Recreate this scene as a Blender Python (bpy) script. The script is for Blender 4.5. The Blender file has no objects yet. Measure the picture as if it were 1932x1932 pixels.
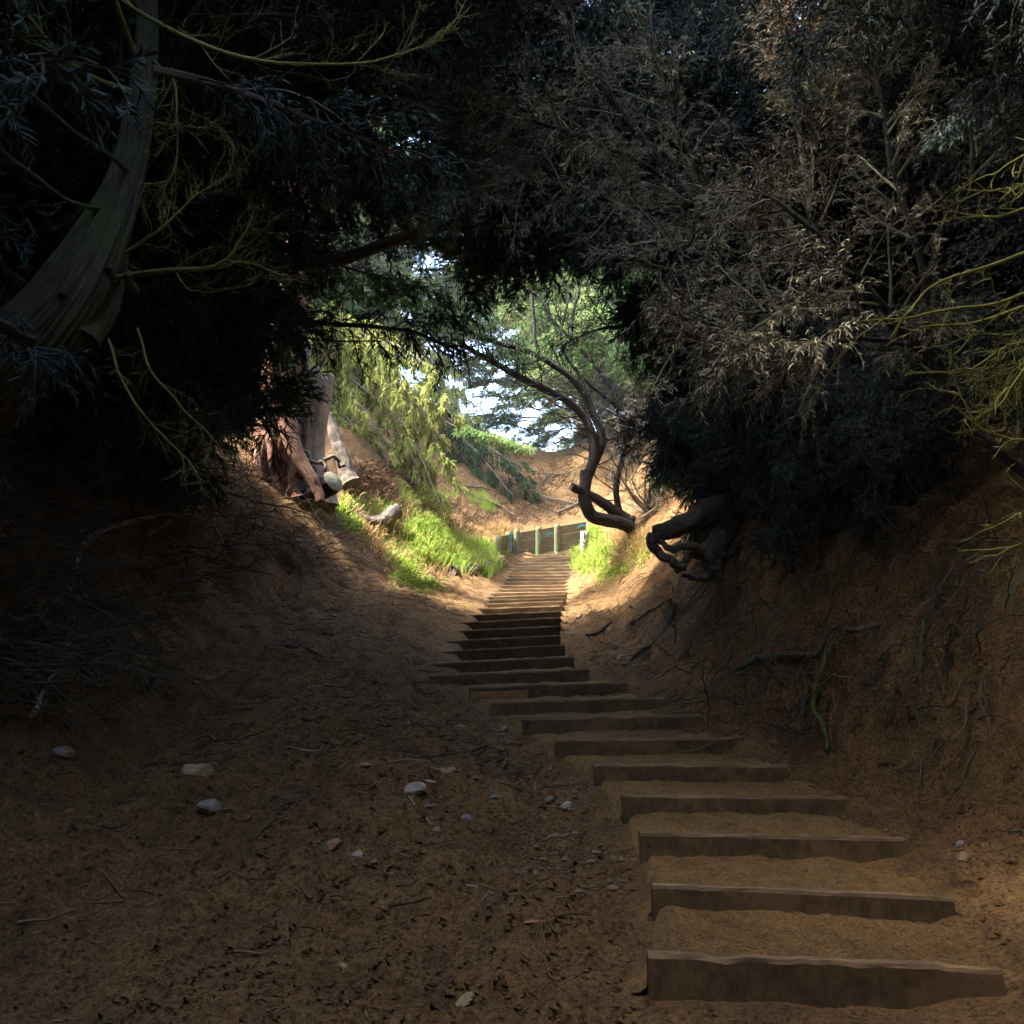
import bpy, math
import numpy as np
from mathutils import Vector

# ------------------------------------------------------------------ camera, world, sun, exposure
sc = bpy.context.scene
COL = sc.collection
F, C0 = 1545.0, 966.0                      # focal length and centre in pixels of a 1932 px wide picture
PITCH = math.atan(304.0 / F)
EYE = 1.40
cam_d = bpy.data.cameras.new('camera')
cam_d.sensor_width = 36.0
cam_d.lens = 36.0 * F / 1932.0
cam_d.clip_start = 0.05
cam_d.clip_end = 2000.0
cam = bpy.data.objects.new('camera', cam_d)
COL.objects.link(cam)
cam.location = (0, 0, EYE)
cam.rotation_euler = (math.pi / 2 + PITCH, 0, 0)
sc.camera = cam

SUN_DIR = Vector((-0.50, -0.05, 0.86)).normalized()        # towards the sun
SUN_EL = math.asin(SUN_DIR.z)
SUN_AZ = math.atan2(SUN_DIR.x, SUN_DIR.y)
world = bpy.data.worlds.new('World')
sc.world = world
world.use_nodes = True
wn = world.node_tree
sky = wn.nodes.new('ShaderNodeTexSky')
sky.sky_type = 'NISHITA'
sky.sun_disc = False
sky.sun_elevation = SUN_EL
sky.sun_rotation = SUN_AZ
sky.air_density = 1.0
sky.dust_density = 2.4
sky.ozone_density = 0.4
bg = wn.nodes['Background']
bg.inputs['Strength'].default_value = 0.15
wn.links.new(sky.outputs[0], bg.inputs['Color'])

sun_d = bpy.data.lights.new('sun', 'SUN')
sun_d.energy = 2.8
sun_d.angle = math.radians(7)
sun_d.color = (1.0, 0.93, 0.82)
sun = bpy.data.objects.new('sun', sun_d)
COL.objects.link(sun)
sun.rotation_euler = SUN_DIR.to_track_quat('Z', 'Y').to_euler()

sc.view_settings.view_transform = 'Standard'
sc.view_settings.look = 'None'
sc.view_settings.gamma = 1.0
sc.view_settings.exposure = 4.0
sc.render.engine = 'CYCLES'
sc.cycles.max_bounces = 6
sc.cycles.diffuse_bounces = 3
sc.cycles.glossy_bounces = 2
sc.cycles.transmission_bounces = 3
sc.cycles.use_denoising = True

rng = np.random.default_rng(11)
CT, ST = math.cos(PITCH), math.sin(PITCH)

# ------------------------------------------------------------------ helpers: pixels, noise, meshes
def ray(u, v):
    u = np.asarray(u, float); v = np.asarray(v, float)
    a = (u - C0) / F; b = (C0 - v) / F
    return np.stack([a + 0 * b, CT - b * ST + 0 * a, ST + b * CT + 0 * a], -1)

def P(u, v, d):
    """point on the ray of photo pixel (u, v) at forward distance d"""
    r = ray(u, v)
    return np.array([0, 0, EYE]) + r * (np.asarray(d, float) / r[..., 1])[..., None]

def PL(*q):
    q = np.array(q, float)
    return P(q[:, 0], q[:, 1], q[:, 2])

def project(p):
    p = np.asarray(p, float); x = p[..., 0]; y = p[..., 1]; z = p[..., 2] - EYE
    f = y * CT + z * ST
    f = np.where(f < 0.05, 0.05, f)
    return C0 + F * x / f, C0 - F * (-y * ST + z * CT) / f

def inpoly(u, v, poly):
    u = np.asarray(u); v = np.asarray(v)
    ins = np.zeros(u.shape, bool); n = len(poly)
    for i in range(n):
        x1, y1 = poly[i]; x2, y2 = poly[(i + 1) % n]
        c = (y1 > v) != (y2 > v)
        ins ^= c & (u < (x2 - x1) * (v - y1) / (y2 - y1 + 1e-9) + x1)
    return ins

def _hash(ix, iy, s):
    n = (ix.astype(np.int64) * 374761393 + iy.astype(np.int64) * 668265263 + s * 97471131) & 0xffffffff
    n = ((n ^ (n >> 13)) * 1274126177) & 0xffffffff
    n = (n ^ (n >> 16)) & 0xffff
    return n / 65535.0

def vn(x, y, s=0):
    x = np.asarray(x, float); y = np.asarray(y, float)
    ix = np.floor(x); iy = np.floor(y)
    fx = x - ix; fy = y - iy
    fx = fx * fx * (3 - 2 * fx); fy = fy * fy * (3 - 2 * fy)
    a = _hash(ix, iy, s); b = _hash(ix + 1, iy, s); c = _hash(ix, iy + 1, s); d = _hash(ix + 1, iy + 1, s)
    return (a + (b - a) * fx) * (1 - fy) + (c + (d - c) * fx) * fy - 0.5

def fbm(x, y, o=4, s=0):
    r = 0; a = 1.0
    for i in range(o):
        r = r + a * vn(x, y, s + i * 17); x = np.asarray(x) * 2.03 + 5.1; y = np.asarray(y) * 2.03 + 1.7; a *= 0.5
    return r

def mk(name, V, Q, mat, parent=None, origin=(0, 0, 0), uv=None, smooth=True, col=None):
    V = np.asarray(V, np.float32).reshape(-1, 3) - np.asarray(origin, np.float32)
    Q = np.asarray(Q, np.int32)
    me = bpy.data.meshes.new(name)
    k = Q.shape[1]
    me.vertices.add(len(V)); me.vertices.foreach_set('co', V.ravel())
    me.loops.add(Q.size); me.loops.foreach_set('vertex_index', Q.ravel())
    me.polygons.add(len(Q))
    me.polygons.foreach_set('loop_start', np.arange(0, Q.size, k, dtype=np.int32))
    me.update(calc_edges=True)
    me.polygons.foreach_set('use_smooth', np.full(len(Q), smooth, bool))
    if uv is not None:
        l = me.uv_layers.new(name='UVMap')
        l.data.foreach_set('uv', np.asarray(uv, np.float32)[Q.ravel()].ravel())
    if mat: me.materials.append(mat)
    o = bpy.data.objects.new(name, me)
    COL.objects.link(o)
    if parent is not None: o.parent = parent
    elif any(abs(c) > 0 for c in origin): o.location = origin
    return o

def tag(o, label=None, cat=None, group=None, kind=None):
    if label: o['label'] = label
    if cat: o['category'] = cat
    if group: o['group'] = group
    if kind: o['kind'] = kind
    return o

def thing(name, loc, label, cat, group=None):
    o = bpy.data.objects.new(name, None)
    o.empty_display_size = 0.1
    COL.objects.link(o)
    o.location = [float(c) for c in loc]
    return tag(o, label, cat, group)

FINE = {'twigs', 'foliage', 'branches', 'rootlets', 'dead_twigs', 'tangled_twigs', 'twiglets'}
class Acc:
    """collects vertices / quads / uvs for one mesh"""
    def __init__(s): s.V = []; s.Q = []; s.U = []; s.n = 0
    def add(s, vqu):
        v, q, u = vqu
        v = v.reshape(-1, 3)
        s.V.append(v); s.Q.append(q.reshape(-1, 4) + s.n); s.U.append(u.reshape(-1, 2)); s.n += len(v)
        return s
    def mk(s, name, mat, parent=None, origin=(0, 0, 0), smooth=True):
        if not s.V: return None
        o = mk(name, np.concatenate(s.V), np.concatenate(s.Q), mat, parent, origin, np.concatenate(s.U), smooth)
        if name in FINE: o['kind'] = 'stuff'
        return o

def nrm(a): return a / (np.linalg.norm(a, axis=-1, keepdims=True) + 1e-9)

def frames(Pt):
    T = nrm(np.gradient(Pt, axis=1))
    m = np.abs(T.mean(1)); ref = np.zeros_like(m); ref[np.arange(len(m)), m.argmin(1)] = 1
    A = nrm(np.cross(T, ref[:, None, :])); B = np.cross(T, A)
    return T, A, B

def tubes(Pt, R, k=6, bump=None, bumpscale=(6, 3), seed=0, cap=True):
    """Pt (N,m,3), R (N,m) -> tubes with k sides"""
    Pt = np.asarray(Pt, float); R = np.asarray(R, float)
    if Pt.ndim == 2: Pt = Pt[None]; R = R[None]
    N, m, _ = Pt.shape
    T, A, B = frames(Pt)
    L = np.concatenate([np.zeros((N, 1)), np.cumsum(np.linalg.norm(np.diff(Pt, axis=1), axis=2), 1)], 1)
    a = np.linspace(0, 2 * math.pi, k, endpoint=False)
    ca, sa = np.cos(a), np.sin(a)
    rr = np.repeat(R[:, :, None], k, 2)
    if bump:
        w = np.minimum(1, np.abs(((a / math.pi) % 2) - 0) * 4) * np.minimum(1, np.abs(2 - (a / math.pi)) * 4)
        aa = np.broadcast_to(a[None, None], rr.shape); ll = np.broadcast_to(L[:, :, None], rr.shape)
        big = fbm(aa * bumpscale[0] / 6, ll * bumpscale[1] * .35, 3, seed + 5)
        ridge = np.abs(fbm(aa * bumpscale[0] + big * 2.5, ll * bumpscale[1], 3, seed))
        rr = rr * (1 + bump * w * (.8 * big + 1.6 * (0.2 - ridge)))
    V = Pt[:, :, None, :] + rr[..., None] * (A[:, :, None, :] * ca[:, None] + B[:, :, None, :] * sa[:, None])
    i = np.arange(m - 1)[:, None] * k; j = np.arange(k)[None]; j2 = (j + 1) % k
    q = np.stack([i + j, i + j2, i + k + j2, i + k + j], -1).reshape(-1, 4)
    Q = (q[None] + (np.arange(N) * m * k)[:, None, None]).reshape(-1, 4)
    U = np.stack([np.broadcast_to((a / (2 * math.pi))[None, None], (N, m, k)) * np.maximum(R.mean(1), .004)[:, None, None] * 6.28,
                  np.broadcast_to(L[:, :, None], (N, m, k))], -1)
    V = V.reshape(-1, 3); U = U.reshape(-1, 2)
    if cap and k >= 4 and k % 2 == 0:
        cq = []
        for e in (0, m - 1):
            b = e * k
            for s in range(k // 2 - 1):
                cq.append([b + s, b + s + 1, b + k - 2 - s, b + k - 1 - s])
        cq = np.array(cq)
        Q = np.concatenate([Q, (cq[None] + (np.arange(N) * m * k)[:, None, None]).reshape(-1, 4)])
    return V, Q, U

def ribbons(Pt, W, g):
    Pt = np.asarray(Pt, float); N, m, _ = Pt.shape
    T = nrm(np.gradient(Pt, axis=1))
    s = nrm(np.cross(T, g.normal(size=(N, 1, 3)))) * np.asarray(W)[..., None] * .5
    V = np.stack([Pt - s, Pt + s], 2)
    i = np.arange(m - 1) * 2
    q = np.stack([i, i + 1, i + 3, i + 2], -1)
    Q = (q[None] + (np.arange(N) * m * 2)[:, None, None]).reshape(-1, 4)
    U = np.zeros((N, m, 2, 2)); U[..., 1] = np.linspace(0, 1, m)[None, :, None]
    return V, Q, U

def catmull(pts, n):
    p = np.asarray(pts, float)
    p = np.concatenate([2 * p[:1] - p[1:2], p, 2 * p[-1:] - p[-2:-1]])
    k = len(p) - 3
    t = np.linspace(0, k, n); i = np.minimum(t.astype(int), k - 1); f = (t - i)[:, None]
    a, b, c, d = p[i], p[i + 1], p[i + 2], p[i + 3]
    return .5 * ((2 * b) + (c - a) * f + (2 * a - 5 * b + 4 * c - d) * f * f + (3 * b - a - 3 * c + d) * f ** 3)

def wob(pts, amp, seed, fr=2.0):
    n = len(pts); t = np.linspace(0, fr * 2.2, n)
    d = np.stack([fbm(t, t * 0 + seed * 3.1 + k * 9, 3, seed) for k in range(3)], -1)
    return pts + d * amp * np.minimum(1, np.arange(n) / 4)[:, None]

def spawn(par, c, ln, ang, g, m=5, t0=.15, t1=1.0, droop=0., curl=.1, flat=1.0, taper=.5, bias=None, up=0.):
    """children of the polylines par (N,m,3): c each"""
    par = np.asarray(par, float)
    if par.ndim == 2: par = par[None]
    N, mp, _ = par.shape
    idx = np.repeat(np.arange(N), c)
    t = t0 + (t1 - t0) * ((np.tile(np.arange(c), N) + g.random(N * c)) / c)
    s = t * (mp - 1); i = np.minimum(s.astype(int), mp - 2); f = (s - i)[:, None]
    b = par[idx, i] * (1 - f) + par[idx, i + 1] * f
    tg = nrm(par[idx, i + 1] - par[idx, i])
    r = g.normal(size=(N * c, 3)); r[:, 2] *= flat
    if bias is not None: r = r + np.asarray(bias)
    r = r - (r * tg).sum(1, keepdims=True) * tg
    a = g.uniform(ang[0], ang[1], (N * c, 1))
    d = nrm(np.cos(a) * tg + np.sin(a) * nrm(r) + np.array([0, 0, up]))
    L = g.uniform(ln[0], ln[1], N * c) * (1 - taper * t)
    out = np.empty((N * c, m, 3)); out[:, 0] = b
    for j in range(1, m):
        out[:, j] = out[:, j - 1] + d * (L / (m - 1))[:, None]
        d = nrm(d + np.array([0, 0, -droop]) / (m - 1) + g.normal(size=d.shape) * curl)
    return out, idx, t

def rad(N, m, r0, r1):
    return np.broadcast_to(np.linspace(r0, r1, m)[None], (N, m))

def clumps(cen, r, n, ln, w, g, squash=.6, droop=.6, hang=False):
    """little leaf strips packed round clump centres"""
    cen = np.asarray(cen, float); K = len(cen)
    r = np.broadcast_to(np.asarray(r, float), (K,))
    o = g.normal(size=(K, n, 3)); o = nrm(o) * (g.random((K, n, 1)) ** .45) * r[:, None, None]
    o[..., 2] *= squash
    p = (cen[:, None] + o).reshape(-1, 3)
    d = nrm(nrm(o.reshape(-1, 3)) * .8 + g.normal(size=p.shape) * .7 + np.array([0, 0, -droop]))
    if hang: d = nrm(g.normal(size=p.shape) * .35 + np.array([0, 0, -1.0]))
    L = g.uniform(ln[0], ln[1], len(p))[:, None]
    Pt = np.stack([p, p + d * L * .5, p + (d + np.array([0, 0, -.25])) * L], 1)
    W = np.broadcast_to(np.array([.6, 1.0, .25]) * w, (len(p), 3)) * g.uniform(.7, 1.4, (len(p), 1))
    return ribbons(Pt, W, g)

# ------------------------------------------------------------------ materials
def new_mat(name):
    m = bpy.data.materials.new(name); m.use_nodes = True
    nt = m.node_tree; b = nt.nodes['Principled BSDF']
    b.inputs['Specular IOR Level'].default_value = .25
    return m, nt, b

def ramp(nt, fac, stops):
    r = nt.nodes.new('ShaderNodeValToRGB')
    e = r.color_ramp.elements
    while len(e) < len(stops): e.new(.5)
    for k, (p, c) in enumerate(stops):
        e[k].position = p; e[k].color = (*c, 1)
    nt.links.new(fac, r.inputs[0])
    return r.outputs[0]

def noise(nt, vec, scale, detail=6, rough=.6, dist=0.):
    n = nt.nodes.new('ShaderNodeTexNoise')
    n.inputs['Scale'].default_value = scale; n.inputs['Detail'].default_value = detail
    n.inputs['Roughness'].default_value = rough; n.inputs['Distortion'].default_value = dist
    if vec is not None: nt.links.new(vec, n.inputs['Vector'])
    return n.outputs[0]

def mapping(nt, out, scale):
    mp = nt.nodes.new('ShaderNodeMapping'); mp.inputs['Scale'].default_value = scale
    nt.links.new(out, mp.inputs['Vector']); return mp.outputs[0]

def mixc(nt, fac, a, b, mode='MIX'):
    m = nt.nodes.new('ShaderNodeMix'); m.data_type = 'RGBA'; m.blend_type = mode
    for s, v in ((m.inputs['Factor'], fac), (m.inputs['A'], a), (m.inputs['B'], b)):
        if isinstance(v, (int, float)): s.default_value = v
        elif isinstance(v, tuple): s.default_value = (*v, 1)
        else: nt.links.new(v, s)
    return m.outputs['Result']

def bump(nt, b, h, strength, dist):
    n = nt.nodes.new('ShaderNodeBump'); n.inputs['Strength'].default_value = strength; n.inputs['Distance'].default_value = dist
    nt.links.new(h, n.inputs['Height']); nt.links.new(n.outputs[0], b.inputs['Normal'])

def soil_mat(name, dark, mid, light, fine=38):
    m, nt, b = new_mat(name)
    co = nt.nodes.new('ShaderNodeTexCoord').outputs['Object']
    n1 = noise(nt, co, .8, 5, .65); n2 = noise(nt, co, 7, 8, .7); n3 = noise(nt, co, fine, 6, .75)
    c = ramp(nt, n1, [(.3, dark), (.52, mid), (.72, light)])
    c2 = ramp(nt, n2, [(.3, tuple(x * .45 for x in dark)), (.55, mid), (.75, light)])
    c = mixc(nt, .55, c, c2)
    g = ramp(nt, n3, [(.36, (.22, .2, .18)), (.5, (1, 1, 1)), (.64, (1.6, 1.5, 1.35))])
    c = mixc(nt, .9, c, g, 'MULTIPLY')
    n4 = noise(nt, co, 150, 3, .6)
    c = mixc(nt, .45, c, ramp(nt, n4, [(.4, (.45, .43, .4)), (.5, (1, 1, 1)), (.66, (1.7, 1.6, 1.4))]), 'MULTIPLY')
    nt.links.new(c, b.inputs['Base Color']); b.inputs['Roughness'].default_value = .95
    h = nt.nodes.new('ShaderNodeMath'); h.operation = 'ADD'
    nt.links.new(n2, h.inputs[0]); nt.links.new(n3, h.inputs[1])
    bump(nt, b, h.outputs[0], 1.0, .045)
    return m

def fibre_mat(name, a, c, d, sc=(14, 1.6, 1), rough=.9, bs=.8, bd=.02, moss=None, mossamt=.5, useuv=True, bscale=4):
    """bark and wood: streaks along the length (uv v)"""
    m, nt, b = new_mat(name)
    tc = nt.nodes.new('ShaderNodeTexCoord')
    co = tc.outputs['UV' if useuv else 'Object']
    n1 = noise(nt, mapping(nt, co, sc), bscale, 7, .65, .4)
    n2 = noise(nt, tc.outputs['Object'], 3.5, 5, .6)
    col = ramp(nt, n1, [(.3, a), (.5, c), (.72, d)])
    col = mixc(nt, .5, col, ramp(nt, n2, [(.35, (.5, .5, .5)), (.65, (1.2, 1.2, 1.2))]), 'MULTIPLY')
    if moss:
        n3 = noise(nt, tc.outputs['Object'], 2.2, 6, .7)
        col = mixc(nt, ramp(nt, n3, [(.62 - mossamt * .4, (0, 0, 0)), (.72 - mossamt * .4, (1, 1, 1))]), col, moss)
    oi = nt.nodes.new('ShaderNodeObjectInfo')
    col = mixc(nt, .5, col, ramp(nt, oi.outputs['Random'], [(0, (.75, .75, .75)), (1, (1.2, 1.15, 1.1))]), 'MULTIPLY')
    nt.links.new(col, b.inputs['Base Color']); b.inputs['Roughness'].default_value = rough
    bump(nt, b, n1, bs, bd)
    return m

def leaf_mat(name, cols, trans=.0, rough=.9, spec=.06):
    m, nt, b = new_mat(name)
    b.inputs['Specular IOR Level'].default_value = spec
    geo = nt.nodes.new('ShaderNodeNewGeometry')
    tc = nt.nodes.new('ShaderNodeTexCoord').outputs['Object']
    n = noise(nt, tc, 1.1, 4, .6)
    ad = nt.nodes.new('ShaderNodeMath'); ad.operation = 'MULTIPLY_ADD'
    nt.links.new(geo.outputs['Random Per Island'], ad.inputs[0]); ad.inputs[1].default_value = .55
    sub = nt.nodes.new('ShaderNodeMath'); sub.operation = 'MULTIPLY_ADD'
    nt.links.new(n, sub.inputs[0]); sub.inputs[1].default_value = 1.3; sub.inputs[2].default_value = -.42
    nt.links.new(sub.outputs[0], ad.inputs[2])
    k = len(cols)
    c = ramp(nt, ad.outputs[0], [(.1 + .8 * i / max(1, k - 1), x) for i, x in enumerate(cols)])
    nt.links.new(c, b.inputs['Base Color']); b.inputs['Roughness'].default_value = rough
    if trans:
        t = nt.nodes.new('ShaderNodeBsdfTranslucent'); nt.links.new(c, t.inputs['Color'])
        mx = nt.nodes.new('ShaderNodeMixShader'); mx.inputs[0].default_value = trans
        nt.links.new(b.outputs[0], mx.inputs[1]); nt.links.new(t.outputs[0], mx.inputs[2])
        nt.links.new(mx.outputs[0], nt.nodes['Material Output'].inputs['Surface'])
    return m

def plain_mat(name, c, rough=.8):
    m, nt, b = new_mat(name)
    co = nt.nodes.new('ShaderNodeTexCoord').outputs['Object']
    n = noise(nt, co, 18, 5, .7)
    nt.links.new(ramp(nt, n, [(.3, tuple(x * .6 for x in c)), (.7, tuple(min(1, x * 1.2) for x in c))]), b.inputs['Base Color'])
    b.inputs['Roughness'].default_value = rough
    bump(nt, b, n, .5, .01)
    return m

M = {}
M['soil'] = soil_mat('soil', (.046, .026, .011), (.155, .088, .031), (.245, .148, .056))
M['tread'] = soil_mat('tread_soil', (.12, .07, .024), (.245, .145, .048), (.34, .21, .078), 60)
M['board'] = fibre_mat('board_wood', (.036, .022, .0095), (.066, .041, .017), (.105, .067, .029), sc=(7, 16, 5), useuv=False, bscale=2.4, bd=.014, bs=.9, moss=(.095, .06, .026), mossamt=.3)
M['board_top'] = fibre_mat('painted_light_edge', (.05, .033, .016), (.11, .073, .036), (.2, .138, .072), sc=(3, 20, 20), useuv=False, bscale=2, bd=.006)  # paler colour paints in the light that the board tops catch
M['board_dry'] = fibre_mat('dry_board_wood', (.08, .055, .03), (.15, .105, .058), (.24, .17, .098), sc=(2, 20, 18), useuv=False, bscale=2, bd=.008, bs=.5)
M['board_fresh'] = fibre_mat('fresh_wood', (.09, .05, .022), (.17, .095, .032), (.26, .15, .05), sc=(3, 30, 30), useuv=False, bscale=2, bd=.006)
M['bark'] = fibre_mat('dark_bark', (.018, .014, .011), (.05, .038, .028), (.10, .08, .06))
M['bark_black'] = fibre_mat('blackish_bark', (.006, .005, .0045), (.017, .014, .011), (.05, .04, .03), bd=.05)
M['bark_moss'] = fibre_mat('mossy_bark', (.010, .009, .006), (.034, .03, .018), (.075, .066, .04), moss=(.035, .045, .011), mossamt=.32, bd=.03)
M['bark_red'] = fibre_mat('red_bark', (.07, .034, .024), (.25, .125, .08), (.46, .29, .2), sc=(20, 1.3, 1), bd=.03)
M['bark_grey'] = fibre_mat('grey_wood', (.08, .063, .05), (.22, .18, .14), (.40, .34, .265), sc=(20, 1.2, 1), bd=.02)
M['bark_old'] = fibre_mat('weathered_bark', (.03, .024, .018), (.10, .082, .062), (.20, .165, .125), sc=(20, 2.5, 1), bd=.03)
M['root'] = fibre_mat('root_bark', (.03, .024, .017), (.08, .065, .045), (.15, .12, .085), moss=(.06, .09, .05), mossamt=.3)
M['root_moss'] = fibre_mat('moss_root', (.03, .045, .01), (.06, .10, .016), (.11, .16, .03))
M['twig'] = leaf_mat('twig', [(.03, .024, .018), (.07, .057, .04), (.13, .11, .075)])
M['twig_olive'] = leaf_mat('olive_twig', [(.055, .055, .03), (.11, .11, .058), (.18, .18, .10)])
M['twig_lime'] = leaf_mat('lichen_twig', [(.045, .048, .016), (.09, .095, .023), (.16, .155, .05)])
M['twig_pale'] = leaf_mat('pale_twig', [(.10, .085, .06), (.18, .155, .115), (.28, .25, .19)])
M['dead'] = leaf_mat('dead_sprays', [(.035, .031, .025), (.10, .09, .065), (.175, .16, .108), (.2, .2, .105), (.13, .105, .078)])
M['dead2'] = leaf_mat('brown_sprays', [(.04, .034, .028), (.12, .095, .068), (.19, .15, .10), (.10, .13, .06)])
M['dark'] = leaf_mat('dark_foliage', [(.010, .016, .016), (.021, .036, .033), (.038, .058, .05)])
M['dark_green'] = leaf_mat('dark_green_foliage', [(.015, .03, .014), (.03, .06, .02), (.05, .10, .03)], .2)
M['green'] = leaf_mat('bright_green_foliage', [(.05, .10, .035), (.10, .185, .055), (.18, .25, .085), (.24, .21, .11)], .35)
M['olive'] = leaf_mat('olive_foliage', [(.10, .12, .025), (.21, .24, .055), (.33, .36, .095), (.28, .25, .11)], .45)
M['grass'] = leaf_mat('grass', [(.08, .14, .025), (.16, .26, .035), (.28, .37, .065), (.38, .36, .12)], .42)
M['straw'] = leaf_mat('straw', [(.25, .15, .07), (.42, .28, .13), (.5, .38, .2)], .2)
M['litter'] = leaf_mat('litter', [(.03, .019, .012), (.075, .044, .023), (.14, .085, .043), (.22, .17, .11)])
M['cut'] = fibre_mat('cut_wood', (.13, .135, .09), (.2, .21, .145), (.3, .3, .22), sc=(6, 6, 6), useuv=False)
M['cut_brown'] = fibre_mat('cut_brown_wood', (.1, .06, .03), (.22, .13, .07), (.34, .22, .13), sc=(2, 20, 20), useuv=False)
M['post'] = fibre_mat('post_wood', (.06, .058, .032), (.12, .11, .058), (.2, .18, .095), sc=(20, 20, 2), useuv=False, moss=(.07, .11, .03), mossamt=.42, bd=.008, bscale=2)
M['plank'] = fibre_mat('plank_wood', (.05, .042, .022), (.11, .09, .045), (.19, .155, .085), sc=(2, 20, 24), useuv=False, bd=.008, bscale=2)
M['paint_blue'] = plain_mat('blue_paint', (.02, .25, .62))
M['paint_teal'] = plain_mat('teal_paint', (.05, .3, .33))
M['paint_black'] = plain_mat('black_paint', (.012, .013, .016))

# ------------------------------------------------------------------ staircase data (photo pixels of the board tops, forward distance)
ST_PX = [  # uL, vL, uR, vR, d
    (1222, 1797, 1892, 1828, 3.72), (1230, 1668, 1800, 1692, 4.38), (1207, 1570, 1708, 1580, 5.07), (1174, 1499, 1594, 1502, 5.73),
    (1120, 1441, 1487, 1443, 6.33), (1047, 1394, 1384, 1391, 6.97), (985, 1355, 1292, 1349, 7.60), (925, 1324, 1222, 1315, 8.20),
    (885, 1296, 1158, 1287, 8.80), (850, 1272, 1112, 1261, 9.45), (838, 1250, 1083, 1238, 10.1), (845, 1228, 1066, 1216, 10.75),
    (848, 1208, 1057, 1198, 11.35), (858, 1190, 1056, 1180, 11.9), (865, 1174, 1057, 1164, 12.45), (880, 1160, 1057, 1152, 13.0),
    (892, 1148, 1057, 1142, 13.65), (904, 1139, 1062, 1133, 14.35), (908, 1132, 1068, 1127, 15.15), (908, 1125, 1070, 1121, 15.95),
    (915, 1118, 1071, 1115, 16.75), (928, 1111, 1073, 1109, 17.55), (936, 1104, 1074, 1103, 18.3), (940, 1097, 1076, 1096, 19.05),
    (944, 1091, 1078, 1090, 19.8), (948, 1085, 1082, 1084, 20.5), (952, 1079, 1085, 1078, 21.15), (958, 1073, 1087, 1072, 21.75),
    (966, 1067, 1090, 1065, 22.3), (975, 1062, 1092, 1059, 22.8), (985, 1057, 1094, 1053, 23.3), (998, 1052, 1096, 1046, 23.75),
    (1012, 1047, 1097, 1040, 24.2), (1030, 1042, 1098, 1034, 24.6)]
NS = len(ST_PX)
SL = np.array([P(a, b, d) for a, b, _, _, d in ST_PX])
SR = np.array([P(c, e, d - (.06 if i < 3 else 0)) for i, (_, _, c, e, d) in enumerate(ST_PX)])
SM = (SL + SR) / 2
SY = SM[:, 1]; SZ = SM[:, 2]

KY = np.array([0, 4, 6, 8, 10, 12, 14, 16, 18, 21, 22.4, 25, 28.])
L_o = np.array([.0, .0, .02, .02, .05, .10, .12, .14, .14, .12, .05, .0, .1])
L_s1 = np.array([.03, .03, .05, .07, .16, .2, .2, .25, .4, .4, .12, .05, .2])
L_t1 = np.array([3.8, 3.6, 3.4, 3.1, 2.7, 2.3, 1.6, 1.1, .6, .45, 1.0, 1.4, 1.0])
L_s2 = np.array([.55, .6, .75, .9, .9, .8, .75, .75, .75, .8, .8, .6, .35])
R_o = np.array([.04, .05, .06, .07, .03, .0, .0, .06, .12, .14, .14, .14, .1])
R_s1 = np.array([.06, .07, .08, .2, .14, .12, .15, .3, .5, .6, .5, .4, .2])
R_t1 = np.array([1.0, .8, .65, .55, .9, 1.0, .9, .5, .3, .3, .3, .3, .4])
R_s2 = np.array([1.5, 1.8, 1.9, 1.7, 1.3, 1.0, 1.0, 1.0, 1.1, 1.1, .9, .8, .4])

def soft(t, w): return np.where(t > 20 * w, t, w * np.log1p(np.exp(np.clip(t / w, -40, 40))))
def sst(a, b, x):
    t = np.clip((x - a) / (b - a), 0, 1); return t * t * (3 - 2 * t)

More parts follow.
